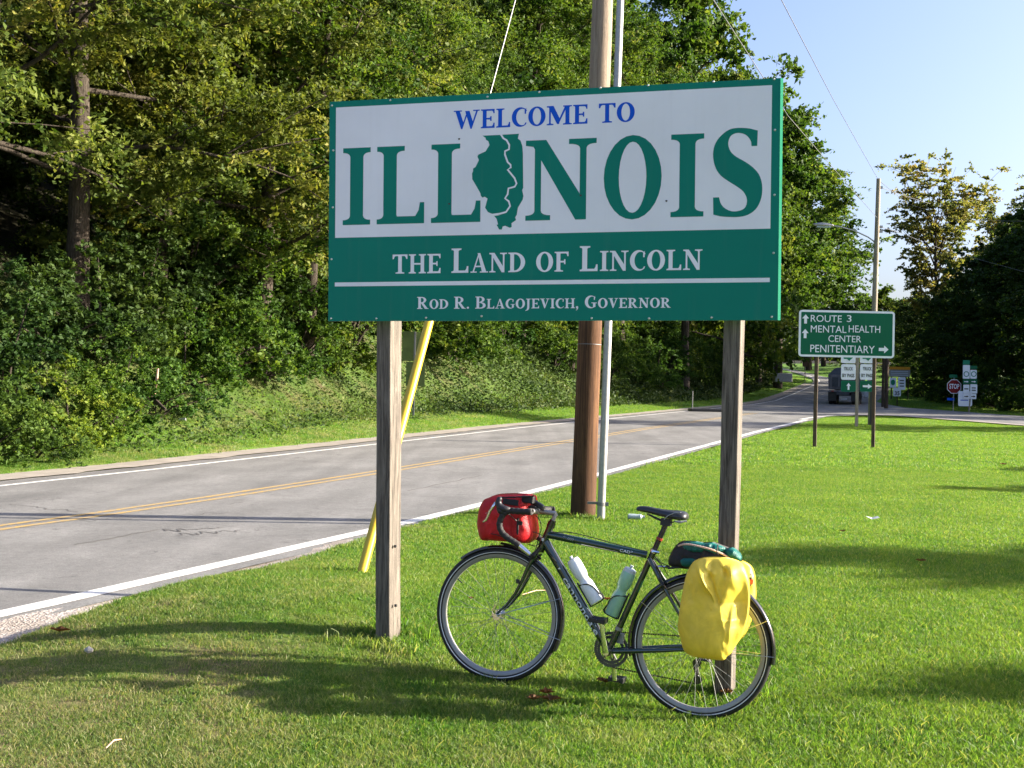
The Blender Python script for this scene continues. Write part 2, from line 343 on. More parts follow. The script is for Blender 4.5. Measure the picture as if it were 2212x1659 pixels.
# ------------------------------------------------------------------ terrain
RD = np.array([.370, .929]); RN = np.array([.929, -.370])           # road direction and its right hand
PR = np.array([(-60, 0), (8, 0), (14, .035), (20, .115), (31, .306), (60, .83), (80, 1.19), (90, 1.5), (100, 2.15), (120, 3.6), (135, 4.5), (150, 5.7), (170, 6.9), (200, 8.0), (260, 10), (900, 16)])
def zprof(Y): return np.interp(Y, PR[:, 0], PR[:, 1])
def sq(x, y): return x*RD[0]+y*RD[1], x*RN[0]+y*RN[1]
def curve_off(s):                                                     # the road bends left beyond s = 118
    t = np.maximum(0, s-118); return -.0062*t*t
def rz(Y): return zprof(Y) + np.interp(Y, [16, 38], [-.10, .03])
def sm(a, b, x):
    t = np.clip((x-a)/(b-a), 0, 1); return t*t*(3-2*t)
def terrain(x, y):
    x = np.asarray(x, float); y = np.asarray(y, float); s, q = sq(x, y); q = q-curve_off(s)
    z = zprof(y)
    sy = np.where(y < 6.9, .9, 1.5)
    hump = .24*np.exp(-(x+1.5)**2/(2*1.1**2)-(y-6.9)**2/(2*sy**2))-.035*np.exp(-((x-.9)**2+(y-5.2)**2)/(2*.5**2))
    lawn = z+hump+.015*np.sin(x*1.7+y*.6)*np.sin(y*1.1-x*.4)*sm(3, 9, np.abs(x)+np.abs(y-5.5))
    road = rz(y)-.07
    near = y < 45
    edge = sm(np.interp(s, [5, 7.5, 10.5], [-5.45, -5.62, -5.98]), np.interp(s, [5, 7.5, 10.5], [-4.75, -5.0, -5.6]), q)
    right = np.where(near, road*(1-edge)+lawn*edge, z)
    # left bank
    d = -14.0-q
    w = 1.2 + 1.9*sm(15, 34, s)
    d = d-.7
    rise = .10*np.clip(d, 0, w)+2.5*sm(w, w+4.2, d)+.43*np.clip(d-w-3.2, 0, 60)+.1*np.clip(d-w-63, 0, 300)
    rise = rise*(1-.75*sm(100, 150, s))+.25*np.sin(x*.9)*np.cos(y*.7)*sm(w, w+3, d)
    left = rz(y)+.03+rise
    lm = sm(-.1, .1, d)
    out = np.where(q < -13.9, road*(1-lm)+left*lm, right)
    # gentle ground beyond the side road to the right
    out = out+.9*sm(0, 20, x-36)*sm(60, 90, y)
    return out
def axis(a, b, c0, c1, fine, grow):
    L = list(np.arange(c0, c1, fine)); x, st = c1, fine
    while x < b: L.append(x); st *= grow; x += st
    x, st = c0-fine, fine
    while x > a: L.insert(0, x); st *= grow; x -= st
    return np.array(L)
xs = axis(-420, 420, -8, 5, .13, 1.03); ys = axis(-60, 700, 3.5, 22, .13, 1.022)
XX, YY = np.meshgrid(xs, ys); ZZ = terrain(XX, YY); nx, ny = len(xs), len(ys)
ii = np.arange(nx*ny).reshape(ny, nx)
Q = np.stack([ii[:-1, :-1], ii[:-1, 1:], ii[1:, 1:], ii[1:, :-1]], -1).reshape(-1, 4)
me = fastmesh('ground', np.stack([XX, YY, ZZ], -1).reshape(-1, 3), Q, mats=('ground',))
S_, Q_ = sq(XX, YY); Q_ = Q_-curve_off(S_)
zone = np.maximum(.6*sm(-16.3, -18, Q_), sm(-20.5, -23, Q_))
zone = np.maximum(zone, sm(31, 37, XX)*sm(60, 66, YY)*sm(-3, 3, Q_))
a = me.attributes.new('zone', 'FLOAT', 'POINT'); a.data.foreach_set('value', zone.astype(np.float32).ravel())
me.polygons.foreach_set('use_smooth', np.ones(len(me.polygons), bool))
g = bpy.data.objects.new('ground', me); COL.objects.link(g); g['kind'] = 'structure'; WL[g] = np.zeros(3)

def road_xy(s, q):
    q = q+curve_off(s); return s*RD[0]+q*RN[0], s*RD[1]+q*RN[1]
def strip(name, q0, q1, s0, s1, mat, dz, step=.5, wob=0, parent=None, nq=1, zfun=None):
    g = G(); ss = np.arange(s0, s1+step, step); n = nq+1
    for i, s in enumerate(ss):
        for k in range(n):
            q = q0+(q1-q0)*k/nq
            if wob and k in (0, nq): q += wob*mnoise.noise(Vector((s*1.3, k*7.1, 0)))+wob*.6*mnoise.noise(Vector((s*5.3, k*7.1, 3)))
            x, y = road_xy(s, q); z = (rz(y) if zfun is None else zfun(x, y))+dz
            g.v.append((x, y, float(z)))
    for i in range(len(ss)-1):
        for k in range(nq): a = i*n+k; g.f.append((a, a+1, a+n+1, a+n))
    return g.build(name, mat, parent)
road = strip('road', -14.05, -5.95, -25, 235, 'asphalt', 0, .8, .05, nq=4); road['kind'] = 'structure'
o = strip('gravel_shoulder', -6.05, -5.15, -25, 10.5, 'gravel', -.006, .12, .12, nq=3, zfun=lambda x, y: rz(y)+.02*math.sin(x*3)); o['kind'] = 'structure'
o = strip('far_kerb', -14.75, -13.95, -25, 120, 'concrete', .012, .3, .14, nq=2, zfun=lambda x, y: rz(y)+.008); o['kind'] = 'structure'
for nm, q, w, mt in (('edge_line', -6.22, .19, 'white_line'), ('edge_line', -13.45, .12, 'white_line'), ('centre_line', -9.72, .11, 'yellow_line'), ('centre_line', -9.98, .11, 'yellow_line')):
    o = strip(nm, q-w/2, q+w/2, -25, 52 if q == -6.22 else (60 if mt == 'yellow_line' else 160), mt, .006, .25, .012, road)
def strip_pts(name, L, w, mat, dz, parent):
    g = G()
    P = [np.array(p, float) for p in L]
    for i, p in enumerate(P):
        t = P[min(i+1, len(P)-1)]-P[max(i-1, 0)]; t /= np.linalg.norm(t); n = np.array([-t[1], t[0]])
        ww = w*(.5+.5*abs(mnoise.noise(Vector((i*.7, 1, 2))))+.3)
        for sg in (-1, 1):
            c = p+n*ww*sg/2; g.v.append((c[0], c[1], float(rz(c[1]))+dz))
    for i in range(len(P)-1): g.f.append((2*i, 2*i+2, 2*i+3, 2*i+1))
    return g.build(name, mat, parent)
def onroad(px, py):
    d = ray(px, py); k = CAMH
    Y = 5.
    for _ in range(1200):
        q = CAM+d/d[1]*Y
        if q[2] <= rz(q[1]): break
        Y += .1
    return (q[0], q[1])
def wig(a, b, n, amp, sd):
    a, b = np.array(onroad(*a)), np.array(onroad(*b)); t = b-a; nn = np.array([-t[1], t[0]])/np.linalg.norm(t)
    return [a+t*i/n+nn*amp*mnoise.noise(Vector((i*.45, sd, 0))) for i in range(n+1)]
for i, (a, b, n, amp, w) in enumerate([((150, 1128), (500, 1108), 30, .3, .018), ((360, 1150), (480, 1142), 20, .35, .03), ((380, 1158), (520, 1146), 22, .4, .02),
        ((640, 1168), (800, 1180), 14, .1, .02), ((880, 1062), (1040, 1028), 16, .08, .03), ((160, 1180), (340, 1146), 14, .06, .03), ((20, 1090), (170, 1108), 16, .15, .02)]):
    strip_pts('road_crack', wig(a, b, n, amp, i), w, 'crack', .004, road)
near_e = [(13.4, 49.5), (15.2, 54.5), (17, 57.9), (20.3, 59.5), (21.9, 54), (23.5, 46), (28, 37), (60, 10), (120, -30)]
far_e = [(30.2, 93), (29.2, 86), (28.4, 80), (28.9, 72), (29.4, 64), (31, 54), (36, 44), (69, 17), (129, -22)]
g = G()
def sub(L, n=8):
    out = []
    for i in range(len(L)-1):
        p0, p1, p2, p3 = [np.array(L[max(0, min(len(L)-1, j))], float) for j in (i-1, i, i+1, i+2)]
        for k in range(n):
            t = k/n; out.append(.5*((2*p1)+(p2-p0)*t+(2*p0-5*p1+4*p2-p3)*t*t+(3*p1-p0-3*p2+p3)*t**3))
    out.append(np.array(L[-1], float)); return out
SN, SF = sub(near_e), sub(far_e)
for a, b in zip(SN, SF):
    for k in range(9):
        p = a+(b-a)*k/8; g.v.append((p[0], p[1], float(zprof(p[1]))+.045+.0))
for i in range(len(SN)-1):
    for k in range(8): a = i*9+k; g.f.append((a, a+9, a+10, a+1))
o = g.build('side_road', 'asphalt'); o['kind'] = 'structure'
g = G()
for i, a in enumerate(SN[16:]):
    for w in (-.45, .35):
        t = SN[min(len(SN)-1, 17+i)]-SN[min(len(SN)-2, 16+i)]; t /= np.linalg.norm(t); n = np.array([-t[1], t[0]]); c = a+n*w
        g.v.append((c[0], c[1], float(zprof(c[1]))+.055))
for i in range(len(SN[16:])-1): g.f.append((2*i, 2*i+1, 2*i+3, 2*i+2))
o = g.build('side_road_shoulder', 'concrete'); o['kind'] = 'structure'
# white corner line carrying on from the edge line
g = G(); C2 = sub([(13.0, 50.0), (14.6, 53.6), (16.2, 56.3), (17.6, 57.6)], 6)
for i, a in enumerate(C2):
    for w in (-.1, .1): g.v.append((a[0]+w, a[1]-w*.4, float(zprof(a[1]))+.06))
for i in range(len(C2)-1): g.f.append((2*i, 2*i+1, 2*i+3, 2*i+2))
g.build('edge_line', 'white_line', road)
# far crossing lane on the crest of the hill and a dry field behind it
g = G(); g.v = [(36, 178, 7.45), (66, 178, 7.45), (66, 192, 7.9), (30, 192, 7.9)]; g.f = [(0, 1, 2, 3)]
o = g.build('crossing_road', 'asphalt'); o['kind'] = 'structure'

# ------------------------------------------------------------------ foliage builders
def unit(v): return v/(np.linalg.norm(v, axis=-1, keepdims=True)+1e-9)
def leafquads(C, L, W, r, droop=.35, up=.6):
    """one leaf-shaped quad per row of C"""
    n = len(C); a = r.normal(size=(n, 3)); a[:, 2] = a[:, 2]*.55-droop; a = unit(a)
    nn = r.normal(size=(n, 3)); nn[:, 2] += up; b = unit(np.cross(a, nn))
    L = L*(.65+.7*r.random(n))[:, None]; W = W*(.65+.7*r.random(n))[:, None]
    fold = unit(np.cross(a, b))*W*.22
    V = np.stack([C-a*L*.5, C+b*W*.5+fold-a*L*.05, C+a*L*.5, C-b*W*.5+fold-a*L*.05], 1).reshape(-1, 3)
    Qd = np.arange(4*n).reshape(n, 4); return V, Qd
def sprays(CT, rad, ntw, nl, r, flat=.45, out=None):
    """leaf positions along twigs that fan out of each clump centre"""
    k = len(CT); d = r.normal(size=(k, ntw, 3)); d[..., 2] *= flat
    if out is not None: d += out[:, None, :]*.9
    d = unit(d); ln = rad[:, None]*(.45+.75*r.random((k, ntw)))
    t = r.random((k, ntw, nl))**.75
    P = CT[:, None, None, :]+d[:, :, None, :]*(ln[:, :, None]*t)[..., None]
    P[..., 2] -= (.28*ln[:, :, None]*t*t)
    P += r.normal(size=P.shape)*.05*rad[:, None, None, None]
    br = np.repeat((r.normal(size=(k, 1, 1))*.16+r.normal(size=(k, ntw, 1))*.08+.45), nl, 2)+r.normal(size=t.shape)*.13
    return P.reshape(-1, 3), np.clip(br, 0, 1).reshape(-1)
def make_tree(seed, H, R, cb, nlimb, leaf, mats, per=(9, 16), shape='dome', nsub=5, trunk_r=.28, lean=0., clump=.9, fork=False, bare=0., inner=.5):
    r = np.random.default_rng(seed); T = G(); ph = r.random()*6
    tr = []
    top = H*.86; trunk_cl = int(26*(H/22))
    for i in range(9):
        z = top*i/8; tr.append((lean*z+.25*math.sin(z*.45+ph)*z/H, .22*math.cos(z*.4+ph)*z/H, z))
    T.tube([(0, 0, -.6)]+tr, [trunk_r*1.55]+[trunk_r*(1.25-.25*min(1, i))*(1-.86*(i/8)**1.2) for i in range(9)], 9, cap=False)
    tr = np.array(tr); CT = []; OUT = []; RD_ = []
    for j in range(nlimb):
        f = cb+(1-cb)*((j+.3*r.random())/nlimb)**.9; z0 = f*top*.97
        p0 = np.array([np.interp(z0, tr[:, 2], tr[:, k]) for k in range(3)])
        a = j*2.4+ph+r.normal()*.3; rel = (f-cb)/(1-cb)
        prof = {'dome': math.sin(min(1, .32+rel*.72)*math.pi)**.7, 'cone': 1-.75*rel, 'vase': .35+.9*rel if rel < .8 else 1.0}[shape]
        ln = R*max(.3, prof)*(.75+.45*r.random())
        up = {'dome': .15+.9*rel, 'cone': .1+.5*rel, 'vase': .8+1.0*rel}[shape]
        dh = np.array([math.cos(a), math.sin(a), up*(.8+.4*r.random())]); dh /= np.linalg.norm(dh)
        path = [p0]; n = 7; dd = dh.copy()
        for i in range(n):
            dd = dd+r.normal(size=3)*.11+np.array([0, 0, -.06 if shape != 'vase' else .06]); dd /= np.linalg.norm(dd)
            path.append(path[-1]+dd*ln/n)
        r0 = trunk_r*(.30 if shape == 'dome' else .42)*(1-.55*rel)
        T.tube(path, [r0*(1-.85*i/n) for i in range(n+1)], 5, cap=False)
        for i in range(3, n+1):
            if r.random() > inner and i < 5: continue
            CT.append(path[i]+r.normal(size=3)*.2); OUT.append(dh*.5); RD_.append(clump*(.7+.5*r.random()))
        for k in range(nsub):
            i = 2+int(r.random()*(n-2)); q0 = path[i]; sa = r.normal(size=3); sa[2] = abs(sa[2])*.4-.05
            sd = unit(sa+dh*.9); sl = ln*(.28+.3*r.random())
            q1 = q0+sd*sl*.5+np.array([0, 0, .04]); q2 = q0+sd*sl
            T.tube([q0, q1, q2], [r0*.32, r0*.2, .012], 4, cap=False)
            CT += [q2, q0+sd*sl*.55+r.normal(size=3)*.2]; OUT += [sd*.6, sd*.5]; RD_ += [clump*(.8+.6*r.random()), clump*(.5+.4*r.random())]
    if shape == 'dome':                                     # leafy shoots close round the trunk
        for j in range(trunk_cl):
            z = top*(cb+.04+(.93-cb)*r.random()); a = r.random()*6.283; d = .9+1.5*r.random()
            CT.append(np.array([np.interp(z, tr[:, 2], tr[:, 0])+d*math.cos(a), np.interp(z, tr[:, 2], tr[:, 1])+d*math.sin(a), z])); OUT.append(np.array([math.cos(a), math.sin(a), 0])*.5); RD_.append(clump*(.8+.5*r.random()))
    CT = np.array(CT); OUT = np.array(OUT); RD_ = np.array(RD_)
    if bare: keep = r.random(len(CT)) > bare; CT, OUT, RD_ = CT[keep], OUT[keep], RD_[keep]
    P, br = sprays(CT, RD_, per[0], per[1], r, .45, OUT)
    V, Qd = leafquads(P, leaf[0], leaf[1], r)
    return T, V, Qd, np.repeat(br, 4), mats
def make_bush(seed, R, Hh, leaf, mats, ncl=70, per=(9, 16)):
    r = np.random.default_rng(seed); T = G(); CT = []; RR = []
    for j in range(ncl):
        a = r.random()*2*math.pi; e = math.asin(r.random()**.8); rr = (.55+.45*r.random()**.5)
        k = 1+.22*math.sin(a*3+seed)+.15*math.sin(a*5+e*4)
        CT.append((R*rr*k*math.cos(e)*math.cos(a), R*rr*k*math.cos(e)*math.sin(a), .12+Hh*rr*math.sin(e)*(.8+.3*math.sin(a*2+seed)))); RR.append(R*.28*(.7+.6*r.random()))
    for j in range(9):
        c = CT[j*7 % ncl]; T.tube([(0, 0, -.2), (c[0]*.3, c[1]*.3, c[2]*.5), c], [.045, .03, .01], 4, cap=False)
    CT = np.array(CT); P, br = sprays(CT, np.array(RR), per[0], per[1], r, .6, unit(CT)*.4)
    V, Qd = leafquads(P, leaf[0], leaf[1], r, .3)
    return T, V, Qd, np.repeat(br, 4), mats
PROTO = {}
def proto(key, made, trunkmat='bark_grey'):
    T, V, Qd, br, mats = made
    tm = bpy.data.meshes.new('trunk'); tm.from_pydata(T.v, [], T.f); tm.update(); tm.polygons.foreach_set('use_smooth', [True]*len(tm.polygons)); tm.materials.append(M(trunkmat))
    cms = {}
    for m in mats:
        if not cms: cm = fastmesh('crown', V, Qd, br, (m,))
        else: cm = next(iter(cms.values())).copy(); cm.materials.clear(); cm.materials.append(M(m))
        cms[m] = cm
    PROTO[key] = (tm, cms)
NEARL = (.155, .08)
proto('n1', make_tree(11, 22, 6.0, .16, 30, NEARL, ('leaf_b', 'leaf_a'), (12, 20), 'dome', 5, .30, clump=1.15, inner=.85), 'bark_grey')
proto('n2', make_tree(12, 22, 5.4, .13, 30, NEARL, ('leaf_a', 'leaf_b'), (12, 20), 'dome', 5, .24, .05, clump=1.1, inner=.85), 'bark_dark')
proto('n3', make_tree(13, 20, 6.2, .18, 28, NEARL, ('leaf_b', 'leaf_c', 'leaf_a'), (12, 19), 'dome', 5, .27, -.04, clump=1.15, inner=.85), 'bark_grey')
proto('m1', make_tree(21, 22, 5.5, .12, 26, (.30, .17), ('leaf_a', 'leaf_c', 'leaf_d'), (8, 12), 'dome', 5, .28, clump=1.25, inner=.8), 'bark_dark')
proto('m2', make_tree(22, 22, 5.0, .18, 24, (.30, .17), ('leaf_a', 'leaf_b', 'leaf_d'), (8, 12), 'dome', 5, .26, clump=1.25, inner=.8), 'bark_grey')
proto('f1', make_tree(31, 22, 6.5, .08, 26, (.5, .3), ('leaf_a', 'leaf_d'), (6, 8), 'dome', 5, .3, clump=1.4), 'bark_dark')
proto('sparse', make_tree(41, 20, 6.6, .36, 26, (.30, .19), ('leaf_e',), (7, 10), 'vase', 7, .34, clump=.95, bare=.05), 'bark_dark')
proto('b1', make_bush(51, 1.5, 2.3, (.115, .06), ('leaf_c', 'leaf_a', 'leaf_y', 'leaf_d')), 'bark_dark')
proto('b2', make_bush(52, 1.7, 1.9, (.13, .055), ('leaf_a', 'leaf_c', 'leaf_d')), 'bark_dark')
proto('b3', make_bush(53, 1.3, 2.9, (.10, .06), ('leaf_c', 'leaf_a', 'leaf_d')), 'bark_dark')
def plant(name, key, mat, x, y, sc, rz_, label, cat, group=None, dz=-.1, zs=1.0, tilt=0.):
    z = float(terrain(x, y))+dz
    root = thing(name, label, cat, (x, y, z), group)
    tm, cms = PROTO[key]
    for nm, me in (('trunk' if cat != 'bush' else 'stems', tm), ('crown' if cat != 'bush' else 'foliage', cms[mat])):
        o = bpy.data.objects.new(nm, me); COL.objects.link(o); o.parent = root; WL[o] = WL[root]
    root.rotation_euler = (0, tilt, rz_); root.scale = (sc, sc, sc*zs)
    return root
ORD = ['first', 'second', 'third', 'fourth', 'fifth', 'sixth', 'seventh', 'eighth', 'ninth', 'tenth', 'eleventh', 'twelfth', 'thirteenth', 'fourteenth', 'fifteenth', 'sixteenth', 'seventeenth', 'eighteenth', 'nineteenth', 'twentieth', 'twenty-first', 'twenty-second', 'twenty-third', 'twenty-fourth', 'twenty-fifth', 'twenty-sixth']
rt = np.random.default_rng(5)
def px_to_sq(px, q):                    # point of the row q seen in image column px
    k = (px-CX)/F; Y = q/(k*RN[0]+RN[1]); return k*Y, Y
# the big trunk at the left and its neighbours, by name
def named(px, Y, key, mat, sc, rot, label, zs=1., tilt=0., nm='broadleaf_tree'):
    return plant(nm, key, mat, (px-CX)/F*Y, Y, sc, rot, label, 'tree', None, zs=zs, tilt=tilt)
named(160, 27.5, 'n1', 'leaf_b', .95, .4, 'thick grey furrowed trunk with olive crown at the left of the wooded bank')
named(-60, 24.5, 'n3', 'leaf_b', .9, 3.6, 'tree at the left end of the bank with boughs reaching in from the edge')
named(330, 31, 'n2', 'leaf_b', .9, 1.0, 'slender dark trunk just right of the thick grey trunk', tilt=.05)
named(560, 34, 'n3', 'leaf_b', 1.0, 4.0, 'olive leaved tree whose crown hangs just left of the welcome sign')
named(665, 37, 'n2', 'leaf_a', .95, 5.0, 'leaning pale trunk low beside the left edge of the welcome sign', tilt=.16)
rows = [(-21.5, 40, 122, 8.5, ('n1', 'n3', 'n2'), .92, 'front row of the wooded bank'), (-28, 24, 126, 8.0, ('m1', 'm2', 'n3'), 1.0, 'second row of the wooded bank'),
        (-37, 34, 135, 9.0, ('m1', 'm2'), 1.02, 'third row up the wooded hill'), (-49, 48, 150, 12.5, ('f1', 'm1'), 1.05, 'hilltop row behind the wooded bank')]
for ri, (q, s0, s1, st, keys, sc, desc) in enumerate(rows):
    s = s0; i = 0
    while s < s1:
        qq = q+rt.normal()*1.1; ss = s+rt.normal()*1.0; x, y = road_xy(ss, qq)
        key = keys[i % len(keys)]
        if ri == 0 and ss > 75: key = {'n1': 'm1', 'n2': 'm2', 'n3': 'm2'}[key]
        mats = list(PROTO[key][1]); mat = mats[(i+ri) % min(2, len(mats))] if (ri == 0 or ss > 72 or i % 4 == 1) else ('leaf_d' if 'leaf_d' in mats else 'leaf_a')  # rows behind the front take darker leaves, painting in shade between crowns
        plant('broadleaf_tree', key, mat, x, y, sc*(.88+.24*rt.random())*(1+.34*float(sm(44, 66, ss))), rt.random()*6.28,
              'green broadleaf tree, %s from the left in the %s' % (ORD[i], desc), 'tree', 'broadleaf trees on the wooded bank', zs=.95+.15*rt.random())
        s += st*(.85+.3*rt.random()); i += 1
for i, (s_, q_, key, sc_, zs_, lab) in enumerate([(115, -21, 'm2', 1.3, 1.2, 'tree filling the gap just above the upper right corner of the welcome sign'), (95, -18, 'm1', 1.15, 1.22, 'tall tree whose crown rises over the upper right part of the welcome sign'), (83, -19, 'm2', 1.3, 1.32, 'tall tree right of the pole above the welcome sign'), (108, -17.5, 'm2', 1.0, 1.15, 'slimmer tree peeping past the upper right corner of the welcome sign')]):
    x, y = road_xy(s_, q_); plant('broadleaf_tree', key, 'leaf_a', x, y, sc_, i*2., lab, 'tree', None, zs=zs_)
# trees past the bank where the road climbs away
for i, (px, Y, key, mat, sc, lab) in enumerate([
        (1745, 150, 'm1', 'leaf_a', 1.5, 'tall bright green tree showing right of the welcome sign edge'),
        (1680, 106, 'm2', 'leaf_a', 1.45, 'green tree half hidden by the right edge of the welcome sign'),
        (1640, 122, 'm1', 'leaf_a', 1.32, 'tall green tree behind the upper right of the welcome sign'),
        (1778, 160, 'm2', 'leaf_a', 1.22, 'green tree nearest the street lamp head'),
        (1735, 120, 'b2', 'leaf_a', 1.6, None)]):
    if lab: plant('broadleaf_tree', key, mat, (px-CX)/F*Y, Y, sc, i*1.3, lab, 'tree', 'trees beside the climbing road')
for i, px in enumerate((1640, 1725, 1800, 1870, 1930, 1990, 2060, 2130, 2200, 2290)):
    Y = 262+14*math.sin(i*2.1)
    plant('broadleaf_tree', 'f1', 'leaf_a' if i < 6 else 'leaf_d', (px-CX)/F*Y, Y, .62+.12*math.sin(i*1.7), i*.9, 'distant tree on the skyline, %s from the left past the hill' % ORD[i], 'tree', 'distant trees beyond the hill', dz=-4.5)
for i, px in enumerate((1700, 1745, 1790, 1835, 1880, 1925, 1970)):
    Y = 222+5*math.sin(i*2.3); plant('shrub', 'b%d' % (1+i % 3), 'leaf_a', (px-CX)/F*Y, Y, 3.2+.6*math.sin(i*1.9), i, 'large distant shrub closing the far end of the road, %s from the left' % ORD[i], 'bush', 'distant shrubs at the far end of the road', dz=-.6)
# dark wood across the side road
plant('sparse_tree', 'sparse', 'leaf_e', (2018-CX)/F*112, 112, 1.0, .5, 'tall thin crowned yellowing tree standing above the dark wood', 'tree', zs=1.0)
plant('sparse_tree', 'sparse', 'leaf_e', (2185-CX)/F*118, 118, .9, 2.6, 'smaller yellowing tree behind the dark wood at the right edge', 'tree', zs=1.0)
dk = [(1955, 122, .5), (1985, 118, .52), (2020, 112, .5), (2050, 108, .58), (2085, 104, .62), (2120, 100, .70), (2150, 97, .78), (2185, 94, .84), (2225, 90, .9), (2275, 86, .92), (2330, 82, .95),
      (2100, 92, .5), (2165, 88, .6), (2230, 82, .68), (2300, 76, .75), (2040, 98, .42), (2390, 74, .9), (1990, 132, .55), (2480, 68, .9)]
for i, (px, Y, sc) in enumerate(dk):
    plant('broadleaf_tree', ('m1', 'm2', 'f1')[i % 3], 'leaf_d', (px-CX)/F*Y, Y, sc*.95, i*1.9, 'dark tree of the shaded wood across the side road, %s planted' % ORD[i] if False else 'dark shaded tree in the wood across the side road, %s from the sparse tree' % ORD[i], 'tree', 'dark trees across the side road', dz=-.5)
for i, (px, Y, sc) in enumerate([(1995, 100, .8), (2060, 93, .9), (2110, 86, 1.0), (2170, 82, 1.1), (2235, 76, 1.1), (2130, 90, 1.2), (2020, 105, 1.0)]):
    plant('shrub', 'b%d' % (1+i % 3), 'leaf_c', (px-CX)/F*Y, Y, sc*1.3, i, 'low dark shrub at the foot of the shaded wood, %s from the left' % ORD[i], 'bush', 'shrubs at the foot of the shaded wood')
for i, (px, Y, sc, lab) in enumerate([(1862, 158, .66, 'round green tree just left of the far utility pole in the distance'), (1908, 150, .66, 'round green tree just right of the far utility pole in the distance'), (1940, 142, .60, 'round green tree below the left side of the thin crowned tree')]):
    plant('broadleaf_tree', 'm1' if i != 1 else 'f1', 'leaf_a', (px-CX)/F*Y, Y, sc, i*2.3, lab, 'tree', None, dz=-2.5)
# trees off to the right, whose shadows stripe the lawn
for i, (x, y, key, sc, zs) in enumerate([(28.2, 11.2, 'm2', .55, .85), (23.2, 6.5, 'm1', .37, 1.0), (26.5, 19.4, 'm2', .34, 1.0), (28.5, 24.2, 'm1', .30, 1.1), (39, 44.8, 'm1', .66, 1.2), (58, 58, 'm2', .6, 1.1), (70, 60, 'm2', 1., 1.), (78, 74, 'f1', 1., 1.), (84, 90, 'f1', 1., 1.), (62, 69, 'm1', 1., 1.), (44, -6, 'm1', .7, 1), (24.6, 4.4, 'm2', .34, 1.0)]):
    plant('broadleaf_tree', key, 'leaf_d', x, y, sc, i*1.1, 'broadleaf tree standing off to the right, %s along the lawn edge' % ORD[i], 'tree', 'trees off to the right of the lawn', zs=zs)
# shrubs of the bank
sh = []
for i, (px, Y, sc) in enumerate([(-40, 19.5, .75), (60, 20.5, .62), (10, 22, 1.0), (150, 22.2, .75), (100, 25, 1.1), (250, 24.0, .8), (215, 27, 1.25), (330, 26.5, .8), (300, 29, 1.3), (400, 29, .95), (470, 31, 1.2), (395, 33, 1.5), (560, 33.5, 1.1), (510, 36, 1.5), (640, 36.5, 1.3), (700, 38, 1.15), (620, 41, 1.7)]):
    sh.append((px, Y, sc))
for i, (px, Y, sc) in enumerate(sh):
    key = ('b1', 'b2', 'b3')[i % 3]; mats = list(PROTO[key][1]); mt = 'leaf_y' if i == 3 else ('leaf_d' if i in (2, 4, 6, 8, 11, 13) else mats[i % 2])  # some shrubs get darker leaves, bank shade put into their colour
    if i == 3: key = 'b1'
    plant('shrub', key, mt, (px-CX)/F*Y, Y, sc, i*2.2, 'leafy shrub low on the left bank, %s from the left' % ORD[i] if i != 3 else 'yellow green shrub at the foot of the thick trunk', 'bush', 'shrubs on the left bank')
for i in range(16):                                        # thicket filling the slope; canopy shade put into its darker leaves
    s_ = 17+i*4.4; x, y = road_xy(s_+rt.normal()*.8, -24.5-(i % 3)*3.2)
    key = ('b2', 'b3', 'b1')[i % 3]
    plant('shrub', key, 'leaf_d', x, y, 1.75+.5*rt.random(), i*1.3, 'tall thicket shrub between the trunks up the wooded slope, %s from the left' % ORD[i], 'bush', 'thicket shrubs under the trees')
for i in range(12):
    s_ = 24+i*6; x, y = road_xy(s_+rt.normal()*.8, -36-(i % 2)*4)
    plant('shrub', ('b2', 'b3')[i % 2], 'leaf_d', x, y, 2.3+.5*rt.random(), i*1.9, 'thicket shrub high on the wooded slope, %s from the left' % ORD[i], 'bush', 'thicket shrubs under the trees')  # shade under the trees put into the darker leaf colour
i = 0; s = 38.
while s < 126:
    for q in (-19.6, -22.5):
        x, y = road_xy(s+rt.normal()*.6, q+rt.normal()*.5-1.5*(s < 60)); key = ('b3', 'b1', 'b2')[i % 3]
        plant('shrub', key, list(PROTO[key][1])[i % 2], x, y, 1.15+.5*rt.random()+(.3 if q < -20 else 0), i*1.7,
              'leafy shrub on the bank below the welcome sign panel, %s along the road, %s' % (ORD[min(25, i//2)], 'upper line' if q < -20 else 'lower line'), 'bush', 'shrubs along the bank behind the sign')
        i += 1
    s += 4.6*(.85+.3*rt.random())

# ------------------------------------------------------------------ ivy and weeds over the bank (nobody could count it)
r = np.random.default_rng(3)
n = 150000; s = 8+r.random(n)**.8*125; q = -15.3-r.random(n)*9
w = 1.2+1.9*sm(15, 34, s); ok = (-14.0-q) > w*(.75+.35*r.random(n)); s, q = s[ok], q[ok]
x, y = road_xy(s, q)
z = terrain(x, y)+np.abs(r.normal(size=len(x)))*.16*(1+.9*np.sin(x*1.3+y)*np.sin(y*.8))
sz = np.clip(y/45, .75, 2.2)
P = np.stack([x, y, z], -1); V, Qd = leafquads(P, (.12*sz)[:, None], (.085*sz)[:, None], r, .1, 1.0)
cov = np.array([mnoise.noise(Vector((a*.35, b*.35, 0))) for a, b in zip(x[::1], y[::1])])
me = fastmesh('ground_cover', V, Qd, np.repeat(np.clip(.45+cov*.5+r.normal(size=len(x))*.16, 0, 1), 4), ('leaf_ivy',))
o = bpy.data.objects.new('ground_cover', me); COL.objects.link(o); tag(o, 'ivy and weeds covering the sunlit bank beyond the road', 'ground cover', kind='stuff')

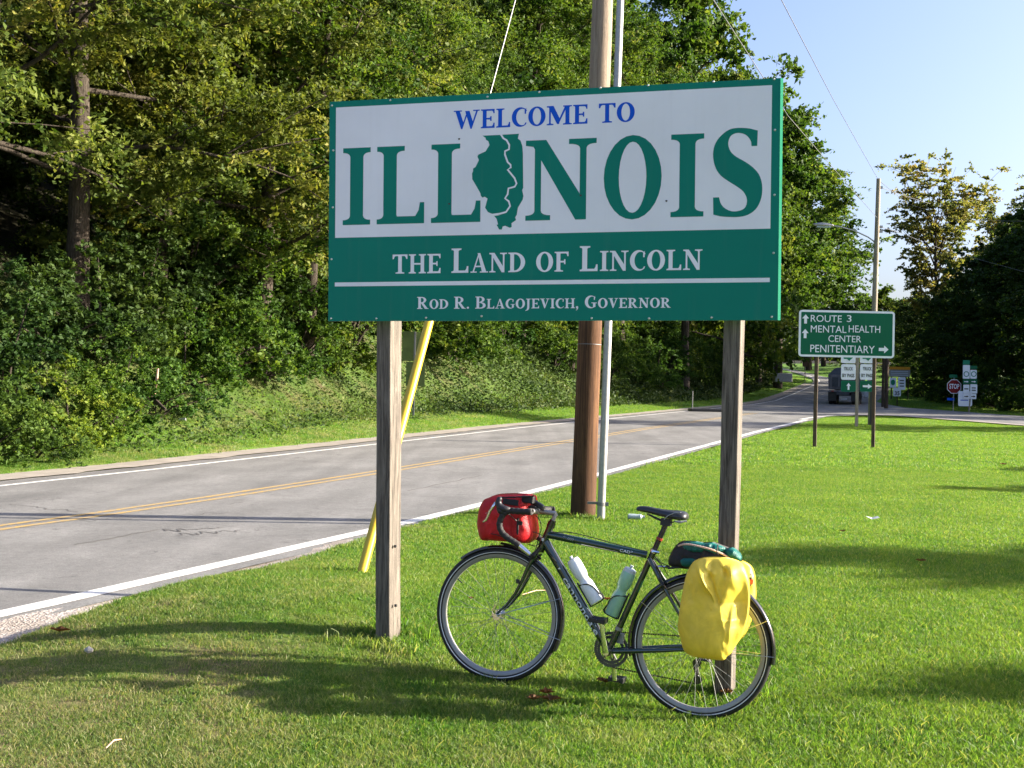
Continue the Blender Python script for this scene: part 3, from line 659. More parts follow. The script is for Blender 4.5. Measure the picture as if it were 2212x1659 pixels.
# ------------------------------------------------------------------ grass
def tuft(name, seed, nb, rad, hmin, hmax, wd, lean=.5, lo=0., hi=1.):
    r = np.random.default_rng(seed); V = []; Fq = []; R = []
    for i in range(nb):
        a = r.random()*6.283; rr = rad*math.sqrt(r.random()); x, y = rr*math.cos(a), rr*math.sin(a)
        h = hmin+(hmax-hmin)*r.random()**1.3; b = r.random()*6.283; l = lean*(.2+r.random()); dx, dy = math.cos(b)*l*h, math.sin(b)*l*h
        c = r.random()*6.283; wx, wy = math.cos(c)*wd/2, math.sin(c)*wd/2; o = len(V)
        V += [(x-wx, y-wy, -.01), (x+wx, y+wy, -.01), (x+wx*.8+dx*.35, y+wy*.8+dy*.35, h*.6), (x-wx*.8+dx*.35, y-wy*.8+dy*.35, h*.6), (x+dx*.95+wx*.15, y+dy*.95+wy*.15, h), (x+dx-wx*.15, y+dy-wy*.15, h)]
        Fq += [(o, o+1, o+2, o+3), (o+3, o+2, o+4, o+5)]; R += [lo+(hi-lo)*r.random()]*6
    me = fastmesh(name, V, Fq, R, ('blade',)); return bpy.data.objects.new(name, me)
def inpoly(x, y, poly):
    ins = np.zeros(len(x), bool); j = len(poly)-1
    for i in range(len(poly)):
        xi, yi = poly[i]; xj, yj = poly[j]
        c = ((yi > y) != (yj > y)) & (x < (xj-xi)*(y-yi)/((yj-yi) if yj != yi else 1e-9)+xi); ins ^= c; j = i
    return ins
SPOLY = [tuple(p) for p in SN]+[tuple(p) for p in SF[::-1]]
def grass_obj(name, tufts, pts, scl, label, seed):
    r = np.random.default_rng(seed); n = len(pts)
    me = bpy.data.meshes.new(name); me.vertices.add(n); me.vertices.foreach_set('co', np.asarray(pts, np.float32).ravel())
    a = me.attributes.new('sc', 'FLOAT', 'POINT'); a.data.foreach_set('value', np.asarray(scl, np.float32))
    a = me.attributes.new('ang', 'FLOAT', 'POINT'); a.data.foreach_set('value', (r.random(n)*6.283).astype(np.float32))
    a = me.attributes.new('pick', 'INT', 'POINT'); a.data.foreach_set('value', r.integers(0, len(tufts), n).astype(np.int32))
    o = bpy.data.objects.new(name, me); COL.objects.link(o)
    ng = bpy.data.node_groups.new('grass_scatter', 'GeometryNodeTree')
    ng.interface.new_socket('Geometry', in_out='INPUT', socket_type='NodeSocketGeometry'); ng.interface.new_socket('Geometry', in_out='OUTPUT', socket_type='NodeSocketGeometry')
    N = ng.nodes.new; L = ng.links.new
    gi, go, jn = N('NodeGroupInput'), N('NodeGroupOutput'), N('GeometryNodeJoinGeometry')
    def attr(nm, ty):
        x = N('GeometryNodeInputNamedAttribute'); x.data_type = ty; x.inputs[0].default_value = nm; return [s for s in x.outputs if s.enabled and s.name == 'Attribute'][0]
    sc, ang, pk = attr('sc', 'FLOAT'), attr('ang', 'FLOAT'), attr('pick', 'INT')
    cx = N('ShaderNodeCombineXYZ'); L(ang, cx.inputs[2])
    for k, t in enumerate(tufts):
        oi = N('GeometryNodeObjectInfo'); oi.inputs['Object'].default_value = t; oi.inputs['As Instance'].default_value = True
        cm = N('FunctionNodeCompare'); cm.data_type = 'INT'; cm.operation = 'EQUAL'
        ia, ib = [s for s in cm.inputs if s.enabled][:2]; L(pk, ia); ib.default_value = k
        ip = N('GeometryNodeInstanceOnPoints'); L(gi.outputs[0], ip.inputs['Points']); L(cm.outputs[0], ip.inputs['Selection'])
        L(oi.outputs['Geometry'], ip.inputs['Instance']); L(cx.outputs[0], ip.inputs['Rotation']); L(sc, ip.inputs['Scale']); L(ip.outputs[0], jn.inputs[0])
    L(jn.outputs[0], go.inputs[0])
    md = o.modifiers.new('scatter', 'NODES'); md.node_group = ng
    return tag(o, label, 'grass', kind='stuff')
def scatter(n, y0, y1, kx0, kx1, seed):
    r = np.random.default_rng(seed); y = np.sqrt(y0*y0+(y1*y1-y0*y0)*r.random(n)); x = y*(kx0+(kx1-kx0)*r.random(n)); return x, y, r
TN = [tuft('grass_tuft', 100+i, 36, .062, .010, .032, .0036, 1.0, 0, .97) for i in range(5)]+[tuft('grass_tuft', 110, 16, .06, .02, .050, .004, .7), tuft('clover_tuft', 111, 26, .07, .010, .022, .011, .9, .1, .5), tuft('straw_tuft', 112, 16, .07, .008, .020, .003, 3.2, .94, 1.)]
TM = [tuft('grass_tuft', 120+i, 34, .12, .012, .034, .0055, .95) for i in range(3)]
TF = [tuft('grass_tuft', 130+i, 38, .34, .02, .05, .012, .8) for i in range(3)]
pts = []; scs = []
for (n, y0, y1, k0, k1, sd) in ((60000, 3.2, 9.5, -.78, .75, 1),):
    x, y, r = scatter(n, y0, y1, k0, k1, sd); s, q = sq(x, y)
    ok = q > np.interp(s, [5, 7.5, 10.5], [-5.15, -5.45, -5.85])+.16*np.sin(s*2.1)*np.sin(s*.77)+.15*r.normal(size=n); x, y = x[ok], y[ok]
    pat = np.sin(x*1.9+1)*np.sin(y*2.3)+np.sin(x*.8-y*1.1)
    dr = np.clip((-x*.35-(y-5)*.25), 0, 1)
    pts.append(np.stack([x, y, terrain(x, y)-.004], -1)); scs.append((.75+.4*r.random(len(x))+.12*pat)*(1-.28*dr))
r = np.random.default_rng(77)                              # longer tufts the mower leaves round the posts
for cx_, cy_, rr in ((-.70, 6.28, .13), (1.10, 5.80, .13), (.92, 13.9, .22), (1.10, 13.6, .1), (-1.2, 8.6, .1)):
    n = 46; a = r.random(n)*6.283; d = rr+.10*np.abs(r.normal(size=n)); x, y = cx_+d*np.cos(a), cy_+d*np.sin(a)
    pts.append(np.stack([x, y, terrain(x, y)-.004], -1)); scs.append(1.3+.8*r.random(n))
grass_obj('grass', TN, np.concatenate(pts), np.concatenate(scs), 'mown green grass in the foreground round the bicycle', 1)
x, y, r = scatter(85000, 9, 23, -.9, .62, 2); s, q = sq(x, y)
ok = ((q > -5.95+.08*r.normal(size=len(x))) | ((q < -14.7+.1*r.normal(size=len(x))) & (q > -19)))
x, y = x[ok], y[ok]; grass_obj('grass', TM, np.stack([x, y, terrain(x, y)-.004], -1), .7+.5*r.random(len(x)), 'mown green lawn between the sign posts and the utility pole', 2)
x, y, r = scatter(72000, 22, 64, -.42, .62, 3); s, q = sq(x, y)
ok = ((q > -5.75+.12*r.normal(size=len(x))) | ((q < -14.8+.1*r.normal(size=len(x))) & (q > -19))) & ~inpoly(x, y, SPOLY)
ok &= ~((q < -5.7) & (q > -14.8))
x, y = x[ok], y[ok]; grass_obj('grass', TF, np.stack([x, y, terrain(x, y)-.006], -1), .6+.5*r.random(len(x)), 'bright lawn stretching back to the route sign and side road', 3)
x, y, r = scatter(26000, 64, 135, -.1, .55, 4); s, q = sq(x, y); q = q-curve_off(s)
ok = ((q > -5.0) | ((q < -15.0) & (q > -21))) & ~inpoly(x, y, SPOLY)
x, y = x[ok], y[ok]; grass_obj('grass', TF, np.stack([x, y, terrain(x, y)-.006], -1), 1.1+.6*r.random(len(x)), 'far grass banks on both sides of the climbing road', 4)

# ------------------------------------------------------------------ lettering
TCACHE = {}
def textmesh(body, bold=.0):
    """outline letters from the built-in font: (verts2d, faces), size normalised to cap height 1"""
    k = (body, bold)
    if k in TCACHE: return TCACHE[k]
    cu = bpy.data.curves.new('t', 'FONT'); cu.body = body; cu.offset = bold; cu.resolution_u = 3
    o = bpy.data.objects.new('t', cu); COL.objects.link(o); bpy.context.view_layer.update()
    me = bpy.data.meshes.new_from_object(o.evaluated_get(bpy.context.evaluated_depsgraph_get()))
    V = np.array([v.co[:2] for v in me.vertices]) if len(me.vertices) else np.zeros((0, 2)); Fc = [tuple(p.vertices) for p in me.polygons]
    bpy.data.objects.remove(o); bpy.data.meshes.remove(me)
    TCACHE[k] = (V, Fc); return TCACHE[k]
CAP = textmesh('H')[0]; CAPH = CAP[:, 1].max()
def put_text(g, body, O, U, Vv, Nn, u0, u1, v0, h, bold=.0, dn=.002):
    """text filling u0..u1 with cap height h, on the plane O + u U + v V"""
    V, Fc = textmesh(body, bold)
    if not len(V): return
    x0, x1 = V[:, 0].min(), V[:, 0].max(); sx = (u1-u0)/(x1-x0); sy = h/CAPH
    g.add([O+U*(u0+(a-x0)*sx)+Vv*(v0+b*sy)+Nn*dn for a, b in V], Fc)
def qb(a, b, c, n=5): return [tuple((1-t)**2*np.array(a)+2*t*(1-t)*np.array(b)+t*t*np.array(c)) for t in [i/n for i in range(n+1)]]
def stem(x0, x1, s0, s1, top=True, bot=True, y0=0., y1=1., t=.062, br=.055):
    P = []
    P += [(s0, y0), (s1, y0)]+qb((s1, y0+t), (x1+.01, y0+t), (x1, y0+t+br)) if bot else [(x0, y0), (x1, y0)]
    P += qb((x1, y1-t-br), (x1+.01, y1-t), (s1, y1-t))+[(s1, y1), (s0, y1)]+qb((s0, y1-t), (x0-.01, y1-t), (x0, y1-t-br)) if top else [(x1, y1), (x0, y1)]
    if bot: P += qb((x0, y0+t+br), (x0-.01, y0+t), (s0, y0+t))
    return ('p', P)
def bowl(cx, cy, ox, oy, ix, iy, a0=0, a1=360, icx=None, n=28):
    A = [math.radians(a0+(a1-a0)*i/n) for i in range(n+1)]; icx = cx if icx is None else icx
    return ('r', [(cx+ox*math.cos(a), cy+oy*math.sin(a)) for a in A], [(icx+ix*math.cos(a), cy+iy*math.sin(a)) for a in A])
def P_(*p): return ('p', list(p))
def gl(ch):
    base = P_((.25, 0), (.72, 0), (.72, .27), (.655, .27), (.635, .17), (.585, .095), (.25, .095))
    topb = P_((.25, .91), (.585, .91), (.635, .86), (.655, .77), (.715, .77), (.715, 1), (.25, 1))
    midb = P_((.25, .455), (.48, .455), (.495, .37), (.56, .37), (.56, .62), (.495, .62), (.48, .54), (.25, .54))
    if ch == 'I': return .42, [stem(.11, .31, 0, .42)]
    if ch == 'L': return .74, [stem(.1, .3, 0, .42), base]
    if ch == 'E': return .74, [stem(.1, .3, 0, .32), base, topb, midb]
    if ch == 'F': return .72, [stem(.1, .3, 0, .44), topb, midb]
    if ch == 'T': return .82, [stem(.31, .51, .17, .65, top=False), P_((0, 1), (0, .76), (.065, .76), (.1, .86), (.16, .915), (.66, .915), (.72, .86), (.755, .76), (.82, .76), (.82, 1))]
    if ch == 'H': return .94, [stem(.1, .29, 0, .39), stem(.65, .84, .55, .94), P_((.25, .455), (.7, .455), (.7, .54), (.25, .54))]
    if ch == 'N': return .93, [stem(.12, .205, 0, .33, top=False, y1=.95), P_((0, 1), (0, .935), (.1, .92), (.66, 0), (.80, 0), (.80, .19), (.27, 1)), stem(.715, .80, .57, .93, bot=False, y0=.0)]
    if ch == 'M': return 1.26, [stem(.12, .205, 0, .34, top=False, y1=.96), P_((0, 1), (0, .935), (.1, .92), (.52, .05), (.63, .05), (.66, .32), (.34, 1)),
                                P_((.52, .05), (.6, .05), (1.0, .9), (1.0, 1), (.93, 1)), stem(.94, 1.14, .82, 1.26), ]
    if ch == 'W': return 1.36, [P_((.09, .96), (.32, .96), (.53, .3), (.46, 0), (.39, 0)), P_((.39, 0), (.46, 0), (.78, .96), (.7, .96)), P_((.6, .96), (.83, .96), (1.03, .3), (.95, 0), (.88, 0)),
                                P_((.88, 0), (.95, 0), (1.27, .96), (1.18, .96)), P_((0, .94), (.43, .94), (.43, 1), (0, 1)), P_((1.02, .94), (1.36, .94), (1.36, 1), (1.02, 1))]
    if ch == 'V': return .88, [P_((.09, .96), (.32, .96), (.53, .25), (.46, 0), (.39, 0)), P_((.39, 0), (.46, 0), (.78, .96), (.7, .96)), P_((0, .94), (.42, .94), (.42, 1), (0, 1)), P_((.56, .94), (.88, .94), (.88, 1), (.56, 1))]
    if ch == 'A': return .92, [P_((.1, .03), (.18, .03), (.48, .98), (.42, 1)), P_((.37, 1), (.51, 1), (.84, .03), (.61, .03)), P_((.23, .28), (.66, .28), (.63, .355), (.26, .355)), P_((0, 0), (.33, 0), (.33, .06), (0, .06)), P_((.5, 0), (.93, 0), (.93, .06), (.5, .06))]
    if ch == 'O': return .88, [bowl(.44, .5, .44, .515, .21, .435)]
    if ch == 'C': return .78, [bowl(.44, .5, .44, .515, .30, .43, 42, 312, .53), P_((.655, .66), (.73, .66), (.74, .97), (.66, .88)), P_((.72, .12), (.76, .2), (.7, .2), (.66, .14))]
    if ch == 'G': return .88, [bowl(.44, .5, .44, .515, .30, .43, 42, 300, .53), P_((.655, .66), (.73, .66), (.74, .97), (.66, .88)), P_((.6, .04), (.78, .1), (.78, .42), (.6, .42)), P_((.48, .39), (.88, .39), (.88, .45), (.48, .45))]
    if ch == 'D': return .88, [stem(.1, .3, 0, .32), bowl(.33, .5, .55, .5, .32, .41, -90, 90), P_((.25, 0), (.34, 0), (.34, .09), (.25, .09)), P_((.25, .91), (.34, .91), (.34, 1), (.25, 1))]
    if ch == 'R': return .9, [stem(.1, .3, 0, .42), bowl(.36, .735, .36, .265, .16, .18, -90, 90), P_((.25, .47), (.37, .47), (.37, .555), (.25, .555)), P_((.25, .915), (.37, .915), (.37, 1), (.25, 1)), P_((.3, .49), (.5, .5), (.82, .05), (.9, .05), (.9, 0), (.62, 0))]
    if ch == 'B': return .8, [stem(.1, .3, 0, .32), bowl(.38, .755, .33, .245, .13, .165, -90, 90), P_((.25, .47), (.39, .47), (.39, .55), (.25, .55)), P_((.25, .92), (.39, .92), (.39, 1), (.25, 1)), bowl(.4, .265, .4, .265, .18, .18, -90, 90), P_((.25, 0), (.41, 0), (.41, .085), (.25, .085))]
    if ch == 'J': return .46, [stem(.14, .34, .02, .46, bot=False, y0=.1), P_((.14, .1), (.34, .1), (.3, -.08), (.18, -.2), (-.02, -.26), (-.04, -.2), (.08, -.13))]
    if ch == ',': return .26, [bowl(.12, .1, .11, .11, .001, .001, 0, 360), P_((.22, .08), (.2, -.08), (.06, -.24), (.03, -.2), (.1, -.1), (.06, 0))]
    if ch == '.': return .26, [bowl(.12, .1, .11, .11, .001, .001, 0, 360)]
    return .42, []
def emit(g, shapes, f):
    """f(x, y, k) -> world point, k = tiny lift so overlapping pieces never share a plane"""
    for k, s in enumerate(shapes):
        if s[0] == 'p': g.poly([f(x, y, k) for x, y in s[1]])
        else:
            n = len(s[1]); g.add([f(x, y, k) for x, y in s[1]]+[f(x, y, k) for x, y in s[2]], [(i, i+1, n+i+1, n+i) for i in range(n-1)])
def serif_line(g, items, f2, gap=.07):
    """items = [(char, scale)], laid out from x = 0; returns total width"""
    x = 0; out = []
    for ch, s in items:
        w, sh = gl(ch); out.append((x, s, sh)); x += (w+gap)*s
    tot = x-gap
    for (x0, s, sh) in out: emit(g, sh, lambda a, b, k, x0=x0, s=s: f2((x0+a*s)/tot, b*s, k))
    return tot
def caps(t, S=1.25):
    o = []
    for w in t.split(' '):
        big = w[0].isupper()
        for i, c in enumerate(w): o.append((c.upper(), S if (i == 0 and big) or (c.isupper() and i > 0) else 1.0))
        o.append((' ', 1.0))
    return o[:-1]

# ------------------------------------------------------------------ welcome sign
PO = np.array([.144, 5.889, 2.53])
_a, _b, _c = [math.radians(v) for v in (-13.886, -.352, 1.432)]
PR3 = np.array(Matrix.Rotation(_a, 3, 'Z') @ Matrix.Rotation(_b, 3, 'Y') @ Matrix.Rotation(_c, 3, 'X'))
PU, PN, PV = PR3[:, 0], -PR3[:, 1], PR3[:, 2]            # right, towards the viewer, up
SW, SH = 2.44, 1.22
def onpanel(px, py):
    d = ray(px, py); t = ((PO-CAM)@PN)/(d@PN); q = CAM+d*t-PO; return q@PU, q@PV
def pw(u, v, n=0.): return PO+PU*u+PV*v+PN*n
def c6(x, y): return 699.8+x*.23148, 153.6+y*.23148
def c7(x, y): return 1194.8+x*.23148, 153.6+y*.23148
sign = thing('welcome_sign', 'large green and white welcome sign on two weathered wooden posts', 'sign', (.144, 5.97, .08))
def quad(g, a, b, c, d, n): g.poly([pw(*p, n) for p in (a, b, c, d)])
G().box(pw(0, 0, -.0095), (SW, .019, SH), (PU, PN, PV)).build('panel', 'sign_green', sign)
g = G()
tw = .010
for (u0, v0, u1, v1) in ((SW/2, -SH/2, SW/2, SH/2), ):
    # rolled metal edge along the sunny side
    P = [pw(u0, v0, .001), pw(u0, v1, .001), pw(u0+.013, v1, -.012), pw(u0+.013, v0, -.012), pw(u0+.013, v1, -.034), pw(u0+.013, v0, -.034), pw(u0, v0, -.034), pw(u0, v1, -.034)]
    g.add(P, [(0, 3, 2, 1), (3, 5, 4, 2), (5, 6, 7, 4), (0, 6, 5, 3), (1, 2, 4, 7)])
g.build('edge_trim', 'sign_edge', sign)
wf = [onpanel(*p) for p in ((725, 236), (1668, 180), (1664, 491.5), (725, 516))]
L, R_, T_, B_ = (wf[0][0]+wf[3][0])/2, (wf[1][0]+wf[2][0])/2, (wf[0][1]+wf[1][1])/2, (wf[2][1]+wf[3][1])/2
g = G(); g.poly([pw(L, T_, .0006), pw(L, B_, .0006), pw(R_, B_, .0006), pw(R_, T_, .0006)]); g.build('white_field', 'sign_white', sign)
bb = [onpanel(*p) for p in ((727, 611), (1661, 599), (1661, 608), (727, 620))]
g = G(); v0, v1 = (bb[2][1]+bb[3][1])/2, (bb[0][1]+bb[1][1])/2; g.poly([pw(L, v1, .0006), pw(L, v0, .0006), pw(R_, v0, .0006), pw(R_, v1, .0006)]); g.build('white_bar', 'sign_white', sign)
def line(txt, pl, pr, ptop, mat, S=1.25, gap=.07, lift=.0012, capn=1.0):
    a, b, t = onpanel(*pl), onpanel(*pr), onpanel(*ptop); v0 = (a[1]+b[1])/2; h = (t[1]-v0)/capn; g = G()
    items = caps(txt, S); tot = sum((gl(c)[0]+gap)*s for c, s in items)-gap; x = 0
    for c, s in items:                                       # one part per word
        w, sh = gl(c)
        if not sh: g.build('lettering', mat, sign); g = G()
        emit(g, sh, lambda p, q, k, x=x, s=s: pw(a[0]+(b[0]-a[0])*(x+p*s)/tot, v0+q*s*h, lift+k*.00012)); x += (w+gap)*s
    return g.build('lettering', mat, sign)
# cap heights are read at the first letter
line('welcome to', (980, 278.5), (1371, 264), (981, 239.5), 'sign_blue', 1.0, .06)
line('the Land of Lincoln', (848, 591.5), (1517, 582.5), (849, 550), 'sign_white', 1.26, .075)
line('Rod R. Blagojevich, Governor', (901, 667.5), (1449, 664.5), (902, 641.5), 'sign_white', 1.26, .075, capn=1.26)
def box6(x0, x1, y0, y1, f):
    a = onpanel(*f(x0, y1)); b = onpanel(*f(x1, y1)); c = onpanel(*f((x0+x1)/2, y0)); return a[0], b[0], None, c[1]
base_v = np.mean([onpanel(*c6(180, 1447))[1], onpanel(*c6(950, 1421))[1], onpanel(*c6(1475, 1405))[1], onpanel(*c7(1405, 1350))[1], onpanel(*c6(1880, 1392))[1]])
top_v = np.mean([onpanel(*c6(182, 735))[1], onpanel(*c6(758, 703))[1], onpanel(*c6(1275, 672))[1], onpanel(*c7(1405, 565))[1]])
hh = top_v-base_v
for ch, x0, x1, f in (('I', 178, 434, c6), ('L', 495, 950, c6), ('L', 1001, 1475, c6), ('N', 1882, 2541, c6), ('O', 472, 1012, c7), ('I', 1098, 1405, c7)):
    ym = 1100; u0, u1 = onpanel(*f(x0, ym))[0], onpanel(*f(x1, ym))[0]; w, shp = gl(ch); g = G()
    emit(g, shp, lambda a, b, k: pw(u0+(u1-u0)*a/w, base_v+b*hh, .0012+k*.00012)); g.build('letter', 'sign_green', sign)
SP = [(1905, 698), (1910, 555), (1840, 537), (1780, 531), (1710, 531), (1640, 548), (1570, 600), (1520, 665), (1495, 745), (1497, 830), (1520, 910), (1565, 975), (1640, 1030), (1720, 1080), (1775, 1125), (1805, 1180), (1808, 1230), (1790, 1275), (1750, 1300), (1690, 1310), (1640, 1300), (1590, 1270), (1560, 1225), (1548, 1178), (1493, 1180), (1495, 1340), (1560, 1355), (1650, 1362), (1740, 1360), (1820, 1340), (1890, 1290), (1935, 1210), (1952, 1120), (1945, 1030), (1915, 955), (1860, 895), (1790, 845), (1710, 800), (1660, 755), (1637, 700), (1637, 655), (1655, 610), (1690, 585), (1735, 577), (1790, 590), (1825, 620), (1848, 660), (1852, 700)]
def smooth_loop(P, keep=()):
    out = []; n = len(P)
    for i in range(n):
        p0, p1, p2, p3 = [np.array(P[(i+j) % n], float) for j in (-1, 0, 1, 2)]
        out.append(tuple(p1))
        if i in keep or (i+1) % n in keep: continue
        for t in (.33, .66): out.append(tuple(.5*((2*p1)+(p2-p0)*t+(2*p0-5*p1+4*p2-p3)*t*t+(3*p1-p0-3*p2+p3)*t**3)))
    return out
g = G(); g.poly([pw(*onpanel(*c7(x, y)), .0012) for x, y in smooth_loop(SP, (0, 1, 23, 24, 25, 47))]); g.build('letter', 'sign_green', sign)
ST = [(1480, 603), (1650, 595), (1820, 585), (1810, 630), (1835, 650), (1852, 700), (1857, 770), (1860, 1090), (1850, 1110), (1862, 1165), (1855, 1200), (1810, 1275), (1800, 1340), (1785, 1365), (1793, 1390), (1750, 1420), (1753, 1455), (1735, 1462), (1690, 1443), (1668, 1450), (1660, 1478), (1635, 1478), (1612, 1435), (1625, 1430), (1612, 1380), (1590, 1352), (1640, 1345), (1570, 1332), (1530, 1315), (1505, 1275), (1527, 1190), (1500, 1172), (1480, 1180), (1465, 1165), (1460, 1140), (1430, 1085), (1385, 1010), (1382, 955), (1392, 935), (1392, 910), (1415, 895), (1447, 830), (1433, 800), (1440, 780), (1508, 750), (1545, 690), (1535, 655), (1512, 640), (1508, 622)]
g = G(); g.poly([pw(*onpanel(*c6(x, y)), .0012) for x, y in ST]); g.build('state_outline', 'sign_green', sign)
RV = [(1652, 592), (1675, 628), (1705, 645), (1730, 690), (1728, 730), (1690, 748), (1690, 780), (1715, 850), (1742, 875), (1745, 900), (1715, 920), (1780, 1000), (1798, 1050), (1780, 1080), (1722, 1095), (1715, 1150), (1690, 1188), (1725, 1215), (1738, 1260), (1700, 1315), (1640, 1332), (1560, 1342)]
g = G(); pl = [np.array(onpanel(*c6(x, y))) for x, y in RV]
for i, p in enumerate(pl):
    t = pl[min(i+1, len(pl)-1)]-pl[max(i-1, 0)]; t /= np.linalg.norm(t); n = np.array([-t[1], t[0]])*.0049
    g.v += [tuple(pw(*(p+n), .0019)), tuple(pw(*(p-n), .0019))]
g.f = [(2*i, 2*i+1, 2*i+3, 2*i+2) for i in range(len(pl)-1)]; g.build('white_stripe', 'sign_white', sign)
scr = [(717, 228), (843, 216.5), (1053, 209), (1165, 199), (1297, 190), (1400, 184.5), (1541, 176.5), (1672, 171), (1674, 280.5), (1673, 421), (1671, 546.5), (1667, 684.5), (1537, 686), (1402, 688), (1278, 687.5), (1040, 683), (920, 686.5), (813, 688), (715, 688), (716, 560), (720, 325), (719, 448)]
for px, py in scr:
    u, v = onpanel(px, py); g = G(); g.ring(pw(u, v), PU, PV, PN, 0, [(.0, .0035), (.004, .003), (.0062, .0005)], seg=10, closed=False); g.build('screw', 'bolt', sign)
g = G()
for px, py in ((992, 300.5), (970.5, 440.5), (1254.5, 422.5), (1439.6, 434.3)):
    u, v = onpanel(px, py); g.poly([pw(u+.006*math.cos(a)*(1+.4*math.sin(3*a)), v+.005*math.sin(a), .0022) for a in [i*.785 for i in range(8)]])
g.build('smudge', 'sign_black', sign)
# posts
_pa = math.radians(-20); PX = np.array([math.cos(_pa), math.sin(_pa), 0]); PY = np.array([-math.sin(_pa), math.cos(_pa), 0])
def post(pxt, pyt, pxb, pyb, Yt, Yb, w=.088, d=.145, lab=None):
    a, b = at(pxb, pyb, Yb), at(pxt, pyt, Yt); up = unit(b-a); a = a-up*.35; b = b+up*.75
    g = G(); n = 9
    for i in range(n):
        c = a+(b-a)*i/(n-1)
        for (i1, j1) in ((-1, -1), (1, -1), (1, 1), (-1, 1)): g.v.append(tuple(c+PX*w/2*i1+PY*d/2*j1+PX*.0015*math.sin(i*2.1)))
    for i in range(n-1):
        for k in range(4): q = i*4; g.f.append((q+k, q+(k+1) % 4, q+4+(k+1) % 4, q+4+k))
    g.f += [(3, 2, 1, 0), (n*4-4, n*4-3, n*4-2, n*4-1)]
    o = g.build('post', 'wood_post', sign, bevel=.006)
    if lab: o['label'] = lab
    return a, b
post(841, 697, 838, 1368, 6.26, 6.28)
post(1586.5, 697, 1565, 1500, 5.80, 5.80)
g = G(); b = at(852, 1322, 6.28)
for py, px in ((1308, 853), (1180, 852)):
    c = at(px, py, 6.23); g.ring(c, PY, np.array([0, 0, 1.]), PX, 0, [(.0, .012), (.007, .012), (.009, 0)], seg=10, closed=False)
g.build('bolt_hole', 'sign_black', sign)

# ------------------------------------------------------------------ utility pole, conduit, guy
pb, pt = at(1259, 1116, 13.9), at(1302, 0, 13.9)
pdir = unit(pt-pb); ptop = pb+pdir*12.6
up_ = thing('utility_pole', 'stout brown wooden utility pole rising behind the welcome sign', 'utility pole', pb)
g = G(); n = 22
g.tube([pb+pdir*(-.4+13.0*i/n) for i in range(n+1)], [.158-.056*i/n+.002*math.sin(i*1.9) for i in range(n+1)], 28); g.build('shaft', 'pole', up_, smooth=True)
g = G(); g.tube([pb+pdir*2.15, pb+pdir*2.157], .152, 28); g.build('band', 'wire', up_)
G().tube([pb+pdir*12.0+np.array([-1.1, -.1, 0]), pb+pdir*12.0+np.array([1.1, .1, 0])], .06, 4).build('crossarm', 'wood_post', up_)
cb, ct = at(1298, 1122, 13.55), at(1340, 0, 13.55); cd = unit(ct-cb)
cpipe = thing('conduit_pipe', 'straight galvanised metal pipe standing just right of the utility pole', 'pipe', cb)
G().tube([cb-cd*.2, cb+cd*2.6, cb+cd*7.6], [.048, .048, .044], 20).build('pipe', 'galv', cpipe, smooth=True)
for h_ in (.19, 4.6):
    g = G(); g.tube([cb+cd*(h_-.02), cb+cd*(h_+.02)], .056, 16); g.box(cb+cd*h_+np.array([-.09, .09, 0]), (.15, .03, .03)); g.box(cb+cd*h_+np.array([.065, -.02, 0]), (.04, .03, .045)); g.build('clamp', 'wire', cpipe)
def ground_at(px, py):
    d = ray(px, py); Y = 3.
    for _ in range(4000):
        q = CAM+d/d[1]*Y
        if q[2] <= float(terrain(q[0], q[1])): break
        Y += .02
    return q
gb = ground_at(781, 1240)
m1 = at(1085, 180, 11.5); gdir = None
P9 = pb+pdir*11.3
guy = thing('guy_wire', 'steel guy wire with a yellow guard slanting up behind the welcome sign', 'guy wire', gb)
def lerp(a, b, t): return a+(b-a)*t
# keep the wire on the line seen in the photograph: base to pole
G().tube([gb-(P9-gb)*.02, P9], .0055, 6).build('wire', 'galv', guy)
k = 2.75/np.linalg.norm(P9-gb)
g = G(); g.tube([lerp(gb, P9, -.01), lerp(gb, P9, k)], .039, 14); g.build('guard', 'guard', guy, smooth=True)
# ------------------------------------------------------------------ sign seen from behind, left of the yellow guard
bs = thing('road_sign', 'pair of road sign plates seen from behind beside the far verge', 'road sign', at(894, 905, 38)*np.array([1, 1, 0])+np.array([0, 0, float(terrain(*at(894, 905, 38)[:2]))]))
def upright(o, px0, px1, py0, py1, Y, mat, th=.02, name='plate', yaw=0., parent=None):
    c = at((px0+px1)/2, (py0+py1)/2, Y); w = abs(px1-px0)/F*Y; h = abs(py1-py0)/F*Y
    cx_, sx_ = math.cos(yaw), math.sin(yaw); ax = np.array([[cx_, sx_, 0], [-sx_, cx_, 0], [0, 0, 1]])
    o2 = G().box(c, (w, th, h), ax).build(name, mat, parent or o); return c, w, h, ax
upright(bs, 869, 918, 716, 780, 38, 'sign_back'); upright(bs, 877, 918, 782, 834, 38, 'sign_back')
g = G(); a = at(897, 716, 37.9); b = at(892, 925, 37.9); g.box((a+b)/2, (.06, .05, abs(a[2]-b[2]))); g.build('post', 'wire', bs)

